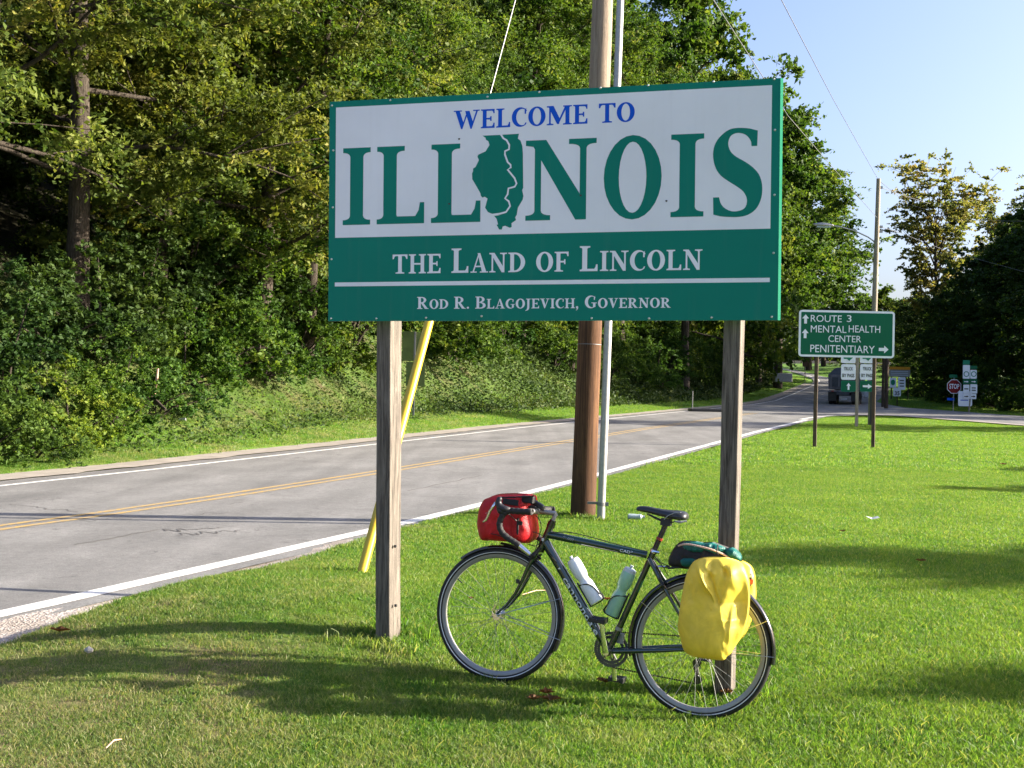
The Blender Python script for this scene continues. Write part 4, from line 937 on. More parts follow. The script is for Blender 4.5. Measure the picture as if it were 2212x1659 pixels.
# ------------------------------------------------------------------ distant sign plates
def gz(x, y): return float(terrain(x, y))
EX, EZ = np.array([1., 0, 0]), np.array([0, 0, 1.]); EN = np.array([0, -1., 0])
def plate(parent, px0, px1, py0, py1, Y, mat, border=None, yaw=0., name='panel', corner=.12):
    """rounded plate facing the camera side, returns centre, size and axes"""
    c = at((px0+px1)/2, (py0+py1)/2, Y); w = (px1-px0)/F*Y; h = (py1-py0)/F*Y
    U = np.array([math.cos(yaw), math.sin(yaw), 0]); N_ = np.array([math.sin(yaw), -math.cos(yaw), 0])
    def rr(w, h, r, n, k):
        out = []
        for sx, sz, a0 in ((1, 1, 0), (-1, 1, 90), (-1, -1, 180), (1, -1, 270)):
            for i in range(5):
                a = math.radians(a0+i*22.5); out.append(c+U*(sx*(w/2-r)+r*math.cos(a))+EZ*(sz*(h/2-r)+r*math.sin(a))+N_*n)
        return out
    r = corner*min(w, h); A = rr(w, h, r, 0, 0); B = rr(w, h, r, -.02, 0); m = len(A); g = G()
    g.add(A+B, [tuple(range(m))]+[tuple(range(2*m-1, m-1, -1))]+[(i, m+i, m+(i+1) % m, (i+1) % m) for i in range(m)])
    g.build(name, border or mat, parent)
    if border:
        t = .045*min(w, h) if min(w, h) > .4 else .06*min(w, h)
        g = G(); g.poly(rr(w-2*t, h-2*t, max(.001, r-t), .003, 0)); g.build('face', mat, parent)
    return c, w, h, U, N_
def sx_text(parent, items, Y, N_, U, mat, dn=.008, name='lettering', bold=.012):
    g = G()
    for body, x0, x1, yb, yt in items:
        a, b = at(x0, yb, Y), at(x1, yb, Y); t = at(x0, yt, Y)
        put_text(g, body, np.array([0, Y, 0]), EX, EZ, EN, a[0], b[0], (a[2]+b[2])/2, t[2]-a[2], bold, dn)
    return g.build(name, mat, parent)
def arrow(g, c, U, V, N_, L, W, dn=.008):
    P = [(0, .5), (.5, .05), (.2, .05), (.2, -.5), (-.2, -.5), (-.2, .05), (-.5, .05)]
    g.poly([c+U*(x*W)+V*(y*L)+N_*dn for x, y in P])
RY = 30.2
rs = thing('route_sign', 'green guide sign with white arrows on two dark wooden posts', 'road sign', (at(1822, 965, RY)[0], RY, gz(at(1822, 965, RY)[0], RY)))
c, w, h, U, N_ = plate(rs, 1725.5, 1932.5, 671, 772, RY, 'route_green', 'sign_white', corner=.07)
yo = RY
tx = [('ROUTE', 1751, 1818, 695.5, 681), ('3', 1829, 1839, 695.5, 681), ('MENTAL', 1751, 1828, 718.5, 703.5), ('HEALTH', 1833, 1901, 718.5, 703.5), ('CENTER', 1789, 1860, 739, 725), ('PENITENTIARY', 1750, 1889, 762, 746)]
sx_text(rs, tx, RY-.001, N_, U, 'sign_white', dn=.012, bold=.0)
for px, py, hz in ((1740, 689, 0), (1739, 720.5, 0), (1908.5, 755, 1)):
    g = G(); c2 = at(px, py, RY); s_ = RY/F
    if hz: arrow(g, c2, EZ, EX, EN, 21*s_, 17*s_, .013)
    else: arrow(g, c2, EX, EZ, EN, 20*s_, 15*s_, .013)
    g.build('arrow', 'sign_white', rs)
for pxt, pxb, pyb, Y in ((1766, 1759.5, 964, RY+.12), (1890, 1885.5, 974, RY+.12)):
    a, b = at(pxb, pyb, Y), at(pxt, 690, Y); a[2] = gz(a[0], a[1])-.1; g = G(); h_ = (.10, .055)
    for c3 in (a, b):
        for i1, j1 in ((-1, -1), (1, -1), (1, 1), (-1, 1)): g.v.append(tuple(c3+np.array([i1*h_[0]/2*.93+j1*.02, j1*h_[0]/2*.9, 0])))
    g.f = [(0, 1, 5, 4), (1, 2, 6, 5), (2, 3, 7, 6), (3, 0, 4, 7), (4, 5, 6, 7)]; g.build('post', 'wood_dark', rs)
BY = 44.5
bx = at(1853, 921, BY)[0]
bp = thing('bypass_sign', 'stacked white truck route plates with green arrow plates behind the green guide sign', 'road sign', (bx, BY, gz(bx, BY)))
for x0, x1, ar in ((1817, 1848.5, 0), (1858, 1889, 1)):
    plate(bp, x0, x1, 750, 784.5, BY, 'sign_white', name='plate'); g = G(); cc = at((x0+x1)/2, 766, BY-.01)
    g.poly([cc+np.array([math.cos(a)*.2*(1+.25*math.sin(7*a)), 0, math.sin(a)*.22*(1+.2*math.cos(5*a))]) for a in [i*.262 for i in range(24)]]); g.build('emblem', 'sign_edge', bp)
    plate(bp, x0, x1, 786.8, 820.4, BY, 'sign_white', name='plate')
    sx_text(bp, [('TRUCK', x0+6, x1-6, 800, 793), ('BY PASS', x0+2.5, x1-3, 814.5, 807.5)], BY-.002, None, None, 'sign_black', bold=.02)
    plate(bp, x0, x1, 822.5, 846, BY, 'route_green', 'sign_edge', name='plate'); g = G(); s_ = BY/F
    if ar: arrow(g, at((x0+x1)/2, 834.5, BY), EZ, EX, EN, 20*s_, 11*s_, .014)
    else: arrow(g, at((x0+x1)/2, 834.5, BY), EX, EZ, EN, 15*s_, 9.5*s_, .014)
    g.build('arrow', 'sign_white', bp)
a, b = at(1853.5, 742, BY+.05), at(1849.5, 923, BY+.05); g = G(); g.box((a+b)/2, (.12, .05, abs(a[2]-b[2]))); g.build('post', 'wood_far', bp)
# right cluster in the shade
def sgn(name, label, px, pyb, Y, cat='road sign'):
    x = at(px, pyb, Y)[0]; return thing(name, label, cat, (x, Y, gz(x, Y)))
def pole2(parent, px, pyt, Y, r=.03, mat='galv', px2=None):
    a = at(px, pyt, Y); b = np.array([a[0] if px2 is None else at(px2, pyt, Y)[0], Y, gz(a[0], Y)-.1]); G().tube([b, a], r, 8).build('post', mat, parent)
SY = 72.
st = sgn('stop_sign', 'red octagonal stop sign under a small green plate by the dark wood', 2061, 888, SY)
c = at(2061, 835, SY-.03); R8 = 16.5/F*SY; g = G(); g.poly([c+np.array([R8*math.cos(a), 0, R8*math.sin(a)]) for a in [math.radians(22.5+45*i) for i in range(8)]]); g.build('border', 'sign_white', st)
g = G(); g.poly([c+np.array([R8*.92*math.cos(a), -.004, R8*.92*math.sin(a)]) for a in [math.radians(22.5+45*i) for i in range(8)]]); g.build('panel', 'sign_red', st)
sx_text(st, [('STOP', 2050.5, 2072, 839.5, 829.5)], SY-.036, None, None, 'sign_white', bold=.02)
plate(st, 2051, 2068, 809, 816, SY, 'route_green', name='plate'); plate(st, 2046, 2062, 859.5, 865, SY, 'sign_blue', name='plate'); pole2(st, 2061, 816, SY+.03, .035, px2=2060)
mp = sgn('route_marker_sign', 'tall stack of green and white route marker plates right of the stop sign', 2094, 890, SY-.5); Y = SY-.5
for (x0, x1, y0, y1, mt, bd) in ((2080, 2095, 778, 788, 'sign_edge', None), (2096, 2111, 790, 797, 'route_green', None), (2080, 2095, 788.5, 818, 'sign_white', None), (2096, 2110, 799, 818, 'sign_white', None),
        (2080, 2095, 819, 829.5, 'route_green', None), (2096, 2111, 819, 829.5, 'route_green', None), (2081, 2094, 831, 850, 'sign_white', None), (2096, 2111, 830, 850, 'sign_white', None), (2081, 2094, 851, 862, 'sign_white', None), (2096, 2109, 851, 862, 'sign_white', None), (2070, 2100, 845, 877.5, 'sign_white', None)):
    plate(mp, x0, x1, y0, y1, Y+(.06 if x0 == 2070 else 0), mt, bd, name='plate')
for cx_, cy_ in ((2087.5, 808), (2103.5, 808)):
    c = at(cx_, cy_, Y-.01); g = G(); g.ring(c, EX, EZ, EN, .13, [(0, .001), (.05, .001)], seg=16, closed=False); g.build('emblem', 'sign_edge', mp)
for cx_, cy_, dd in ((2087.5, 824.5, 1), (2103.5, 824.5, 1)):
    g = G(); arrow(g, at(cx_, cy_, Y), EZ, EX, EN, .3, .12, .01); g.build('arrow', 'sign_white', mp)
for cx_, cy_, dd in ((2087.5, 856.5, 1), (2102.5, 856.5, 1)):
    g = G(); arrow(g, at(cx_, cy_, Y), EZ, EX, EN, .28, .14, .01); g.build('arrow', 'sign_black', mp)
g = G()
for cx_, cy_ in ((2087.5, 840), (2103.5, 838), (2103.5, 843)): G().box(at(cx_, cy_, Y-.012), (.26, .004, .07)).build('lettering', 'sign_black', mp)
g = G(); g.box(at(2083, 864.5, Y+.05), (.5, .004, .05)); g.build('bar', 'sign_blue', mp)
pole2(mp, 2095, 862, Y+.09, .06, 'wood_far', px2=2093)
ys_ = sgn('business_sign', 'grey board with an orange top strip standing beyond the side road', 1943, 850, 96., 'sign'); Y = 96.
plate(ys_, 1921, 1966, 799, 814, Y, 'sign_grey', name='panel', corner=.02); plate(ys_, 1921, 1966, 792.5, 798.5, Y, 'sign_orange', name='panel', corner=.02); g = G()
for k_ in range(3): G().box(at(1943, 802.5+k_*4, Y-.02), (1.5, .004, .05)).build('lettering', 'sign_white', ys_)
0; pole2(ys_, 1926, 814, Y+.1, .06, 'wood_dark'); pole2(ys_, 1962, 814, Y+.1, .06, 'wood_dark')
sl = sgn('speed_limit_sign', 'white speed limit plate below two route plates beneath the grey board', 1938, 880, 84.); Y = 84.
plate(sl, 1922, 1936, 816, 837, Y, 'sign_white', name='plate'); plate(sl, 1940, 1956, 815, 842, Y, 'sign_white', name='plate'); plate(sl, 1929.5, 1946, 838, 856, Y-.05, 'sign_white', name='plate')
sx_text(sl, [('35', 1932.5, 1943, 853.5, 845)], Y-.06, None, None, 'sign_black', bold=.02)
c = at(1929, 826, Y-.01); g = G(); g.poly([c+np.array([math.cos(a)*.17, 0, math.sin(a)*.22]) for a in [i*.524 for i in range(12)]]); g.build('emblem', 'sign_edge', sl)
g = G()
for k_ in range(3): G().box(at(1948, 822+k_*6, Y-.01), (.34, .004, .08)).build('lettering', 'sign_black', sl)
0; pole2(sl, 1938, 856, Y+.05, .05, 'wood_dark')
for i, (px, pyb, Y, lab) in enumerate(((1906.5, 876, 80, 'thin dark wooden post just right of the far utility pole'), (1914, 880, 76, 'thicker dark wooden post left of the grey board'))):
    x = at(px, pyb, Y)[0]; G().tube([(x, Y, gz(x, Y)-.1), (x+.02, Y, gz(x, Y)+5.2)], .1 if i == 0 else .14, 8).build('wooden_post', 'wood_dark', loc=(x, Y, gz(x, Y)))
    o = bpy.data.objects[-1] if False else None
for o, lab in zip([o for o in COL.objects if o.name.startswith('wooden_post')], ('thin dark wooden post just right of the far utility pole', 'thicker dark wooden post left of the grey board')): tag(o, lab, 'post')
# far pole with its street lamp
FY = 46.6
fb = at(1881, 917, FY); fb[2] = gz(fb[0], FY); ft = at(1898, 386, FY); fd = unit(ft-fb)
fp = thing('utility_pole', 'far grey utility pole carrying a street lamp arm, behind the green guide sign', 'utility pole', fb)
G().tube([fb-fd*.3, fb+fd*5, ft], [.13, .115, .088], 14).build('shaft', 'wood_far', fp, smooth=True)
G().box((fb+fd*.9)+np.array([-.02, -.14, 0]), (.16, .06, 2.2)).build('cover', 'black_plastic', fp)
arm = G().tube([at(1891, 527, FY), at(1886, 520, FY), at(1875, 512, FY), at(1845, 498, FY), at(1815, 490, FY), at(1800, 488, FY)], .03, 8).build('lamp_arm', 'galv', fp, smooth=True)
a, b = at(1801, 487.5, FY), at(1756, 484.5, FY); g = G(); n = 8
g.tube([lerp(a, b, i/n) for i in range(n+1)], [.05, .08, .10, .12, .125, .12, .10, .07, .03], 12, flat=.8); o = g.build('lamp_head', 'galv', fp, smooth='all')
G().box(at(1779, 490.5, FY), (.6, .16, .06)).build('lamp_glass', 'plastic_clear', fp, bevel=.02)
G().tube([at(1828, 498, FY), at(1889, 529, FY)], .006, 5).build('brace', 'wire_far', fp)
g = G()
for py in (405, 490, 500): g.box(at(1903, py, FY), (.12, .1, .1))
g.build('insulator', 'galv', fp)
def wire(pts, r, label, name='overhead_wire', mat='wire_far'):
    P = [np.array(p, float) for p in pts]; out = []
    for i in range(len(P)-1):
        for k_ in range(8): out.append(lerp(P[i], P[i+1], k_/8))
    out.append(P[-1]); o = G().tube(out, r, 5).build(name, mat, loc=P[0]); tag(o, label, 'wire', 'overhead wires')
wire([at(1897, 388, FY), at(1800, 215, 33), at(1688, 0, 22), at(1520, -330, 14)], .009, 'upper overhead wire running from the far pole top to the top of the frame')
wire([at(1895, 471, FY), at(1790, 352, 36), at(1702, 250, 30), at(1555, 22, 19), at(1440, -160, 14)], .009, 'lower overhead wire passing behind the right edge of the welcome sign')
wire([at(1903, 405, FY), at(1960, 425, 70), at(2010, 440, 95)], .014, 'sagging wire from the far pole towards the yellowing tree')
wire([at(1903, 490, FY), at(1950, 505, 66), at(2040, 540, 80), at(2230, 592, 60)], .012, 'low wire crossing the dark wood right of the far pole')
wire([at(1899, 390, FY), at(1960, 440, 90), at(2070, 475, 88), at(2212, 478, 70), at(2300, 470, 60)], .012, 'thin wire sagging across the sky to the right edge')

# ------------------------------------------------------------------ truck
TX, TY = at(1822, 876, 84)[:2]; TZ = float(rz(TY))+.01
tk = thing('dump_truck', 'grey dump truck driving away in the shade at the junction', 'truck', (TX, TY, TZ))
def TP(x, y, z): return np.array([TX, TY, TZ])+np.array([RN[0], RN[1], 0])*x+np.array([RD[0], RD[1], 0])*y+EZ*z
TA = (np.array([RN[0], RN[1], 0]), np.array([RD[0], RD[1], 0]), EZ)
g = G(); v = [TP(*p) for p in ((-1.12, 0, 1.15), (1.12, 0, 1.15), (1.16, 0, 2.25), (-1.16, 0, 2.25), (-1.12, 4.6, 1.15), (1.12, 4.6, 1.15), (1.16, 4.6, 2.4), (-1.16, 4.6, 2.4))]
g.add(v, [(0, 1, 2, 3), (5, 4, 7, 6), (0, 4, 5, 1), (1, 5, 6, 2), (4, 0, 3, 7)]); g.build('bed', 'truck_bed', tk)
v = [TP(*p) for p in ((-1.16, .02, 2.25), (1.16, .02, 2.25), (.55, .4, 2.85), (-.7, .4, 2.75), (-1.16, 4.5, 2.4), (1.16, 4.5, 2.4), (.6, 4.2, 3.0), (-.6, 4.2, 2.95))]
G().add(v, [(0, 1, 2, 3), (1, 5, 6, 2), (5, 4, 7, 6), (4, 0, 3, 7), (3, 2, 6, 7)]).build('load', 'truck_dark', tk)
g = G().box(TP(0, -.05, 1.7), (1.7, .06, .7), TA); g.build('tailgate', 'truck_dark', tk)
for x in (-.95, -.35, .35, .95): G().box(TP(x, -.08, 1.7), (.09, .06, 1.05), TA).build('rib', 'truck_bed', tk)
G().box(TP(0, -.02, 1.0), (2.2, .12, .14), TA).build('bumper', 'truck_bed', tk)
G().box(TP(.1, -.1, .98), (.9, .03, .07), TA).build('reflector', 'sign_grey', tk)
G().box(TP(.05, -.12, .42), (.42, .02, .1), TA).build('number_plate', 'sign_white', tk)
for x in (-.8, .8): G().box(TP(x, -.1, 1.0), (.18, .04, .1), TA).build('tail_light', 'tail', tk)
G().box(TP(0, 2.5, .85), (.9, 6.5, .25), TA).build('chassis', 'truck_dark', tk)
for x in (-1.0, -.68, .68, 1.0):
    for y in (.7, 2.0):
        w_ = G(); c = TP(x, y, .5); w_.ring(c, TA[1], EZ, TA[0], 0, [(.2, -.13), (.46, -.13), (.5, -.09), (.5, .09), (.46, .13), (.2, .13)], seg=20); w_.build('wheel', 'rubber', tk)
for x in (-.84, .84): G().box(TP(x, .12, .62), (.62, .02, .75), TA).build('mud_flap', 'black_plastic', tk)
v = [TP(*p) for p in ((-1.1, 5, .7), (1.1, 5, .7), (1.05, 5, 2.6), (-1.05, 5, 2.6), (-1.1, 7.2, .7), (1.1, 7.2, .7), (1.0, 6.9, 2.5), (-1.0, 6.9, 2.5))]
G().add(v, [(0, 1, 2, 3), (5, 4, 7, 6), (0, 4, 5, 1), (1, 5, 6, 2), (4, 0, 3, 7), (3, 2, 6, 7)]).build('cab', 'truck_white', tk)
for x in (-1.35, 1.35): G().box(TP(x, 6.4, 1.9), (.2, .06, .5), TA).build('mirror', 'chrome', tk)
G().box(TP(1.25, 5.8, .85), (.35, .9, .6), TA).build('fuel_tank', 'truck_white', tk, bevel=.08)
# small things by the far roads
cbk = G().box((27.7*.93+.1, 99, zprof(99)+1.7), (2.2, .5, 1.1), ((.9, -.1, 0), (.1, .9, 0), (0, 0, 1)))
x, y = at(1690, 815, 104)[:2]; z = at(1690, 824, 104)[2]
o = G().box((x, y, z+.35), (1.6, 1.2, .8)).build('concrete_block', 'sign_grey', loc=(x, y, z), bevel=.05); tag(o, 'grey concrete block on the shaded bank left of the climbing road', 'block')
x, y = at(1739, 812, 118)[:2]; z = gz(x, y)
o = thing('small_sign', 'tiny brown sign on a thin post on the sunlit bank up the road', 'sign', (x, y, z)); G().tube([(x, y, z-.1), (x, y, z+2)], .04, 6).build('post', 'wire', o); G().box((x, y-.05, z+2.1), (.6, .03, .7)).build('plate', 'wood_dark', o)

# ------------------------------------------------------------------ bicycle
AF, AR = at(1077, 1327, 5.79), at(1513, 1398, 5.45)
BX = unit(AR-AF)                                        # front axle -> rear axle
away = unit(np.cross(np.array([0, 0, 1.]), BX)); away = away if away[1] > 0 else -away
upl = unit(np.array([0, 0, 1.])+math.tan(math.radians(3.5))*away)
BN = unit(np.cross(BX, upl)); BN = BN if BN[1] < 0 else -BN     # towards the viewer
BZ = unit(np.cross(BN, BX)); BZ = BZ if BZ[2] > 0 else -BZ
def B(px, py, n=0.):
    d = ray(px, py); O = AR+BN*n; t = ((O-CAM)@BN)/(d@BN); return CAM+d*t
def k1(x, y, n=0.): return B(921.7+x*.18519, 1041.1+y*.18519, n)
def k2(x, y, n=0.): return B(921.7+x*.18519, 1263.0+y*.18519, n)
def k3(x, y, n=0.): return B(1280.1+x*.18519, 1058.2+y*.18519, n)
def k4(x, y, n=0.): return B(1280.1+x*.18519, 1297.2+y*.18519, n)
bc = thing('bicycle', 'dark green touring bicycle with drop handlebars leaning on the right sign post', 'bicycle', ((AF+AR)/2)*np.array([1, 1, 0]))
HT, HB = k1(1452, 500), k1(1335, 775); ST_, BB = k3(655, 770), k4(190, 588)
SA = k3(715, 715)                                        # top of the seat tube
def wheel(C, X, Z, N_, label, rear=False):
    w = bpy.data.objects.new('wheel', None); COL.objects.link(w); w.parent = bc; w.location = tuple(C-WL[bc]); WL[w] = C; w['label'] = label
    r_ = .3265
    g = G(); g.ring(C, X, Z, N_, r_, [(.0185*math.cos(a), .0185*math.sin(a)) for a in [i*math.pi/5 for i in range(10)]], seg=96); g.build('tyre', 'rubber', w, smooth='all')
    for sg in (1, -1):
        g = G(); g.ring(C, X, Z, N_, .3265, [(-.0074, sg*.0172), (-.0036, sg*.0188), (-.0036, sg*.017), (-.0074, sg*.016)], seg=96); g.build('reflective_stripe', 'stripe', w, smooth='all')
    g = G(); g.ring(C, X, Z, N_, .300, [(-.010, -.006), (-.010, .006), (-.004, .0105), (.0155, .011), (.0155, -.011), (-.004, -.0105)], seg=96); g.build('rim', 'rim', w, smooth=True)
    hubR, fl = (.021 if not rear else .026), .033
    g = G(); g.tube([C-N_*.05, C+N_*.05], .006, 10); g.tube([C-N_*fl, C+N_*fl], .014, 14)
    for sg in (1, -1): g.tube([C+N_*sg*(fl-.002), C+N_*sg*(fl+.002)], hubR+.005, 20)
    g.tube([C+N_*.05, C+N_*.062], .011, 12); g.build('hub', 'chrome', w, smooth=True)
    for i in range(32):
        sg = 1 if i % 2 else -1; a = 2*math.pi*i/32; off = (1 if (i//2) % 2 else -1)*1.15
        p = C+(math.cos(a+off)*X+math.sin(a+off)*Z)*hubR+N_*sg*fl; q = C+(math.cos(a)*X+math.sin(a)*Z)*.291
        G().tube([p, q], .0010, 4, cap=False).build('spoke', 'spoke', w)
    va = 2.6 if not rear else 4.2; q = C+(math.cos(va)*X+math.sin(va)*Z)
    G().tube([C+(math.cos(va)*X+math.sin(va)*Z)*.29, C+(math.cos(va)*X+math.sin(va)*Z)*.255], .003, 6).build('valve', 'black_plastic', w)
    if rear:
        g = G()
        for i, rr in enumerate((.05, .045, .04, .036, .032, .028, .024)): g.tube([C-N_*(.036+i*.0035), C-N_*(.0375+i*.0035)], rr, 28)
        g.build('cassette', 'steel', w)
    else:
        G().tube([C+N_*.056, k2(780, 300, .065), k2(805, 235, .065)], [.005, .008, .006], 8, flat=.5).build('quick_release', 'chrome', w)
    return w
wheel(AF, BX, BZ, BN, 'front wheel'); wheel(AR, BX, BZ, BN, 'rear wheel partly hidden by the yellow pannier', True)
# frame: one welded piece
g = G()
g.tube([HT, HB], [.0185, .0185], 18)
g.tube([k1(1420, 612), k3(640, 762)], [.0205, .0175], 18)
g.tube([k1(1385, 700), lerp(k1(1385, 700), BB, .5), BB], [.024, .0235, .021], 18)
g.tube([BB, SA+(SA-BB)*.01], [.0165, .0155], 18)
for sg in (1, -1):
    g.tube([BB+BN*.02*sg, lerp(BB, AR, .35)+BN*.042*sg, lerp(BB, AR, .6)+BN*.062*sg, AR+BN*.066*sg], [.0125, .0125, .0105, .008], 12)
    s0 = k3(668, 800); g.tube([s0+BN*.012*sg, lerp(s0, AR, .3)+BN*.05*sg, AR+BN*.066*sg+BZ*.01], [.0115, .0095, .0075], 12)
g.tube([BB-BN*.036, BB+BN*.036], .022, 18)
g.tube([lerp(s0, AR, .3)-BN*.045, lerp(s0, AR, .3)+BN*.045], .006, 8)
g.build('frame', 'frame_green', bc, smooth=True)
ax_h = unit(HB-HT)
g = G(); g.tube([HT-ax_h*.012, HT+ax_h*.012], .0215, 18); g.tube([HB-ax_h*.004, HB+ax_h*.014], .0215, 18); g.tube([HT-ax_h*.026, HT-ax_h*.012], .018, 16); g.build('headset', 'black_gloss', bc, smooth=True)
# fork
g = G(); fc = k1(1308, 815); g.tube([fc-BN*.045, fc+BN*.045], .014, 12)
fpath = [k1(1300, 835), k1(1215, 985), k1(1140, 1150), k1(1060, 1300), k1(960, 1425), k1(870, 1505), k1(800, 1562)]
for sg in (1, -1): g.tube([p-(p-fc)*0+BN*(.043*sg) for p in [B(*[0, 0]) if False else q for q in fpath]], [.0155, .0145, .0135, .0115, .0095, .0078, .007], 14, flat=.75)
g.build('fork', 'frame_green', bc, smooth=True)
# stem, handlebar
s_a, s_b, s_c = HT-ax_h*.02, k1(1510, 368), k1(1290, 335)
g = G(); g.tube([s_a, lerp(s_a, s_b, .8), s_b-(s_b-s_a)*.04], [.0112, .0112, .0105], 14); g.tube([s_b+(s_b-s_a)*.04, s_b, s_c], [.008, .0115, .0125], 14); g.tube([s_c-BN*.022, s_c+BN*.022], .0175, 16); g.build('stem', 'galv', bc, smooth=True)
bc_c = s_c
def bar(sg):
    """half of the drop bar: tops, ramp, hook and drop, in the plane given by the photograph, mirrored"""
    w = .205
    r0 = bc_c+BN*sg*.03
    tops = [r0, bc_c+BN*sg*.10, bc_c+BN*sg*.17+(k1(1270, 340)-k1(1290, 335))]
    def q(x, y): return k1(x, y, w)-BN*w+BN*sg*w
    path = [q(1215, 348), q(1130, 345), q(1040, 340), q(960, 338), q(900, 372), q(860, 440), q(850, 515), q(880, 590), q(950, 655), q(1020, 700), q(1085, 745)]
    return tops, path, q
G().tube([bc_c-BN*.10, bc_c+BN*.10], .0125, 14).build('handlebar', 'galv', bc, smooth=True)
for sg in (1, -1):
    tops, path, q = bar(sg)
    allp = [bc_c+BN*sg*.10, bc_c+BN*sg*.165, lerp(bc_c+BN*sg*.19, path[0], .45)]+path
    fine = sub(allp, 6); g = G(); g.tube(fine, [.0158+.0011*math.sin(i*1.6) for i in range(len(fine))], 12); g.build('handlebar_tape', 'tape', bc, smooth='all')
    G().tube([path[-1], q(1150, 800), q(1205, 845)], [.013, .0125, .010], 12).build('bar_end', 'chrome', bc, smooth=True)
    g = G(); g.tube([q(975, 332), q(900, 318), q(850, 285), q(835, 235), q(850, 196), q(872, 188)], [.015, .02, .0195, .0165, .014, .009], 12); g.tube([q(905, 360), q(862, 335), q(838, 290)], [.016, .019, .014], 12); g.build('brake_hood', 'black_plastic', bc, smooth='all')
    G().tube([q(805, 240), q(775, 290), q(738, 340), q(715, 395), q(695, 440), q(655, 470)], [.008, .0085, .0075, .007, .0065, .004], 10).build('brake_lever', 'chrome', bc, smooth='all')
G().box(k1(1300, 265, .03), (.075, .035, .03), (unit(k1(1380, 310)-k1(1260, 235)), BN, BZ)).build('cycle_computer', 'black_plastic', bc, bevel=.008)
g = G(); g.tube([s_c, k1(1200, 285), k1(1100, 275), k1(1060, 300)], .009, 8); g.build('bag_bracket', 'black_plastic', bc)
# saddle and seat post
sp_b, sp_t = SA, k3(855, 400)
G().tube([lerp(sp_b, sp_t, -.05), sp_t], .0135, 14).build('seat_post', 'black_gloss', bc, smooth=True)
G().tube([lerp(sp_b, sp_t, .42), lerp(sp_b, sp_t, .50)], .0165, 14).build('seat_post_reflector', 'tail', bc, smooth=True)
g = G(); g.tube([lerp(BB, SA, .985), lerp(BB, SA, 1.015)], .0195, 16); g.tube([k3(690, 715, .012), k3(735, 722, .03), k3(780, 730, .03)], [.006, .0065, .007], 8); g.build('seat_clamp', 'chrome', bc, smooth=True)
# saddle: lofted along its length
sad = [(520, 200, 242, .020), (560, 185, 262, .022), (640, 188, 280, .024), (720, 205, 300, .028), (800, 222, 322, .036), (880, 232, 345, .052), (960, 236, 362, .068), (1040, 240, 372, .072), (1095, 256, 366, .062), (1115, 285, 350, .040)]
g = G(); m = 14
for (x, yt, yb, hw) in sad:
    t, b_ = k3(x, yt), k3(x, yb)
    for i in range(m):
        a = math.pi*(i/(m-1)); cx_ = math.cos(a)
        p = t+(b_-t)*(1-math.sin(a)**.55)*.9+BN*hw*cx_
        g.v.append(tuple(p))
for i in range(len(sad)-1):
    for k_ in range(m-1): a = i*m+k_; g.f.append((a, a+1, a+m+1, a+m))
g.f.append(tuple(range(m))); g.f.append(tuple((len(sad)-1)*m+k_ for k_ in range(m))); g.f += [(i*m, (i+1)*m, (i+1)*m+m-1, i*m+m-1) for i in range(len(sad)-1)]
sd = g.build('saddle', 'saddle', bc, smooth='all', sub=1)
g = G()
for sg in (1, -1): g.tube([k3(640, 280)+BN*sg*.006, k3(740, 330)+BN*sg*.02, k3(820, 365)+BN*sg*.022, k3(920, 380)+BN*sg*.022, k3(1010, 360)+BN*sg*.035], .0035, 7)
g.box(k3(860, 375), (.05, .05, .035), (BX, BN, BZ)); g.build('saddle_rails', 'black_plastic', bc)
G().tube([k3(835, 345, .05), k3(880, 300, .058), k3(950, 270, .068), k3(1030, 262, .073)], .0025, 6).build('saddle_piping', 'saddle_grey', bc)
G().tube([k3(960, 368, .072), k3(1030, 376, .075), k3(1100, 362, .066)], [.004, .006, .004], 8).build('saddle_trim', 'saddle_grey', bc)
# drivetrain on the far side
RC = BB-BN*.05; ringR = .088
g = G(); n = 96
for rr, dn in ((ringR, 0), (.070, .010)):
    prof = []
    g2 = []
    for i in range(n):
        a = 2*math.pi*i/n; R_o = rr+(.0035 if i % 2 else -.001)
        d = math.cos(a)*BX+math.sin(a)*BZ; g2.append((RC+BN*dn+d*R_o, RC+BN*dn+d*(rr-.014), RC+BN*(dn-.003)+d*R_o, RC+BN*(dn-.003)+d*(rr-.014)))
    o_ = len(g.v)
    for t in g2: g.v += [tuple(p) for p in t]
    for i in range(n):
        a, b_ = o_+4*i, o_+4*((i+1) % n); g.f += [(a, b_, b_+1, a+1), (a+2, a+3, b_+3, b_+2), (a, a+2, b_+2, b_), (a+1, b_+1, b_+3, a+3)]
for i in range(5):
    a = 2*math.pi*i/5+.3; d = math.cos(a)*BX+math.sin(a)*BZ; g.tube([RC, RC+d*.06, RC+d*.078], [.011, .008, .006], 8, flat=.4)
g.build('chainring', 'ring_dark', bc)
cn = BN*.075
pend = k2(2035, 395, .085)
g = G(); c0 = BB+BN*.06; g.tube([BB-BN*.06, BB+BN*.066], .014, 14); g.tube([c0+BN*.006, lerp(c0, pend, .5)+BN*.008, pend], [.016, .0125, .0125], 12, flat=.5); g.build('crank', 'chrome', bc, smooth=True)
pf = k2(2195, 1120, -.085); g = G(); g.tube([RC-BN*.02, pf], [.014, .012], 12, flat=.5); g.build('crank', 'chrome', bc, smooth=True)
def pedal(c, s):
    g = G(); g.tube([c, c+BN*s*.1], .008, 8)
    for dx in (-.034, .034): g.box(c+BN*s*.055+BX*dx, (.012, .085, .026), (BX, BN, BZ))
    for dn in (.018, .055, .092): g.box(c+BN*s*dn, (.075, .008, .022), (BX, BN, BZ))
    g.build('pedal', 'black_plastic', bc, bevel=.003)
pedal(pend, 1); pedal(pf, -1)
cr = -.058
g = G()
top0, top1 = RC+BZ*ringR-BN*.004, AR-BN*.048+BZ*.042
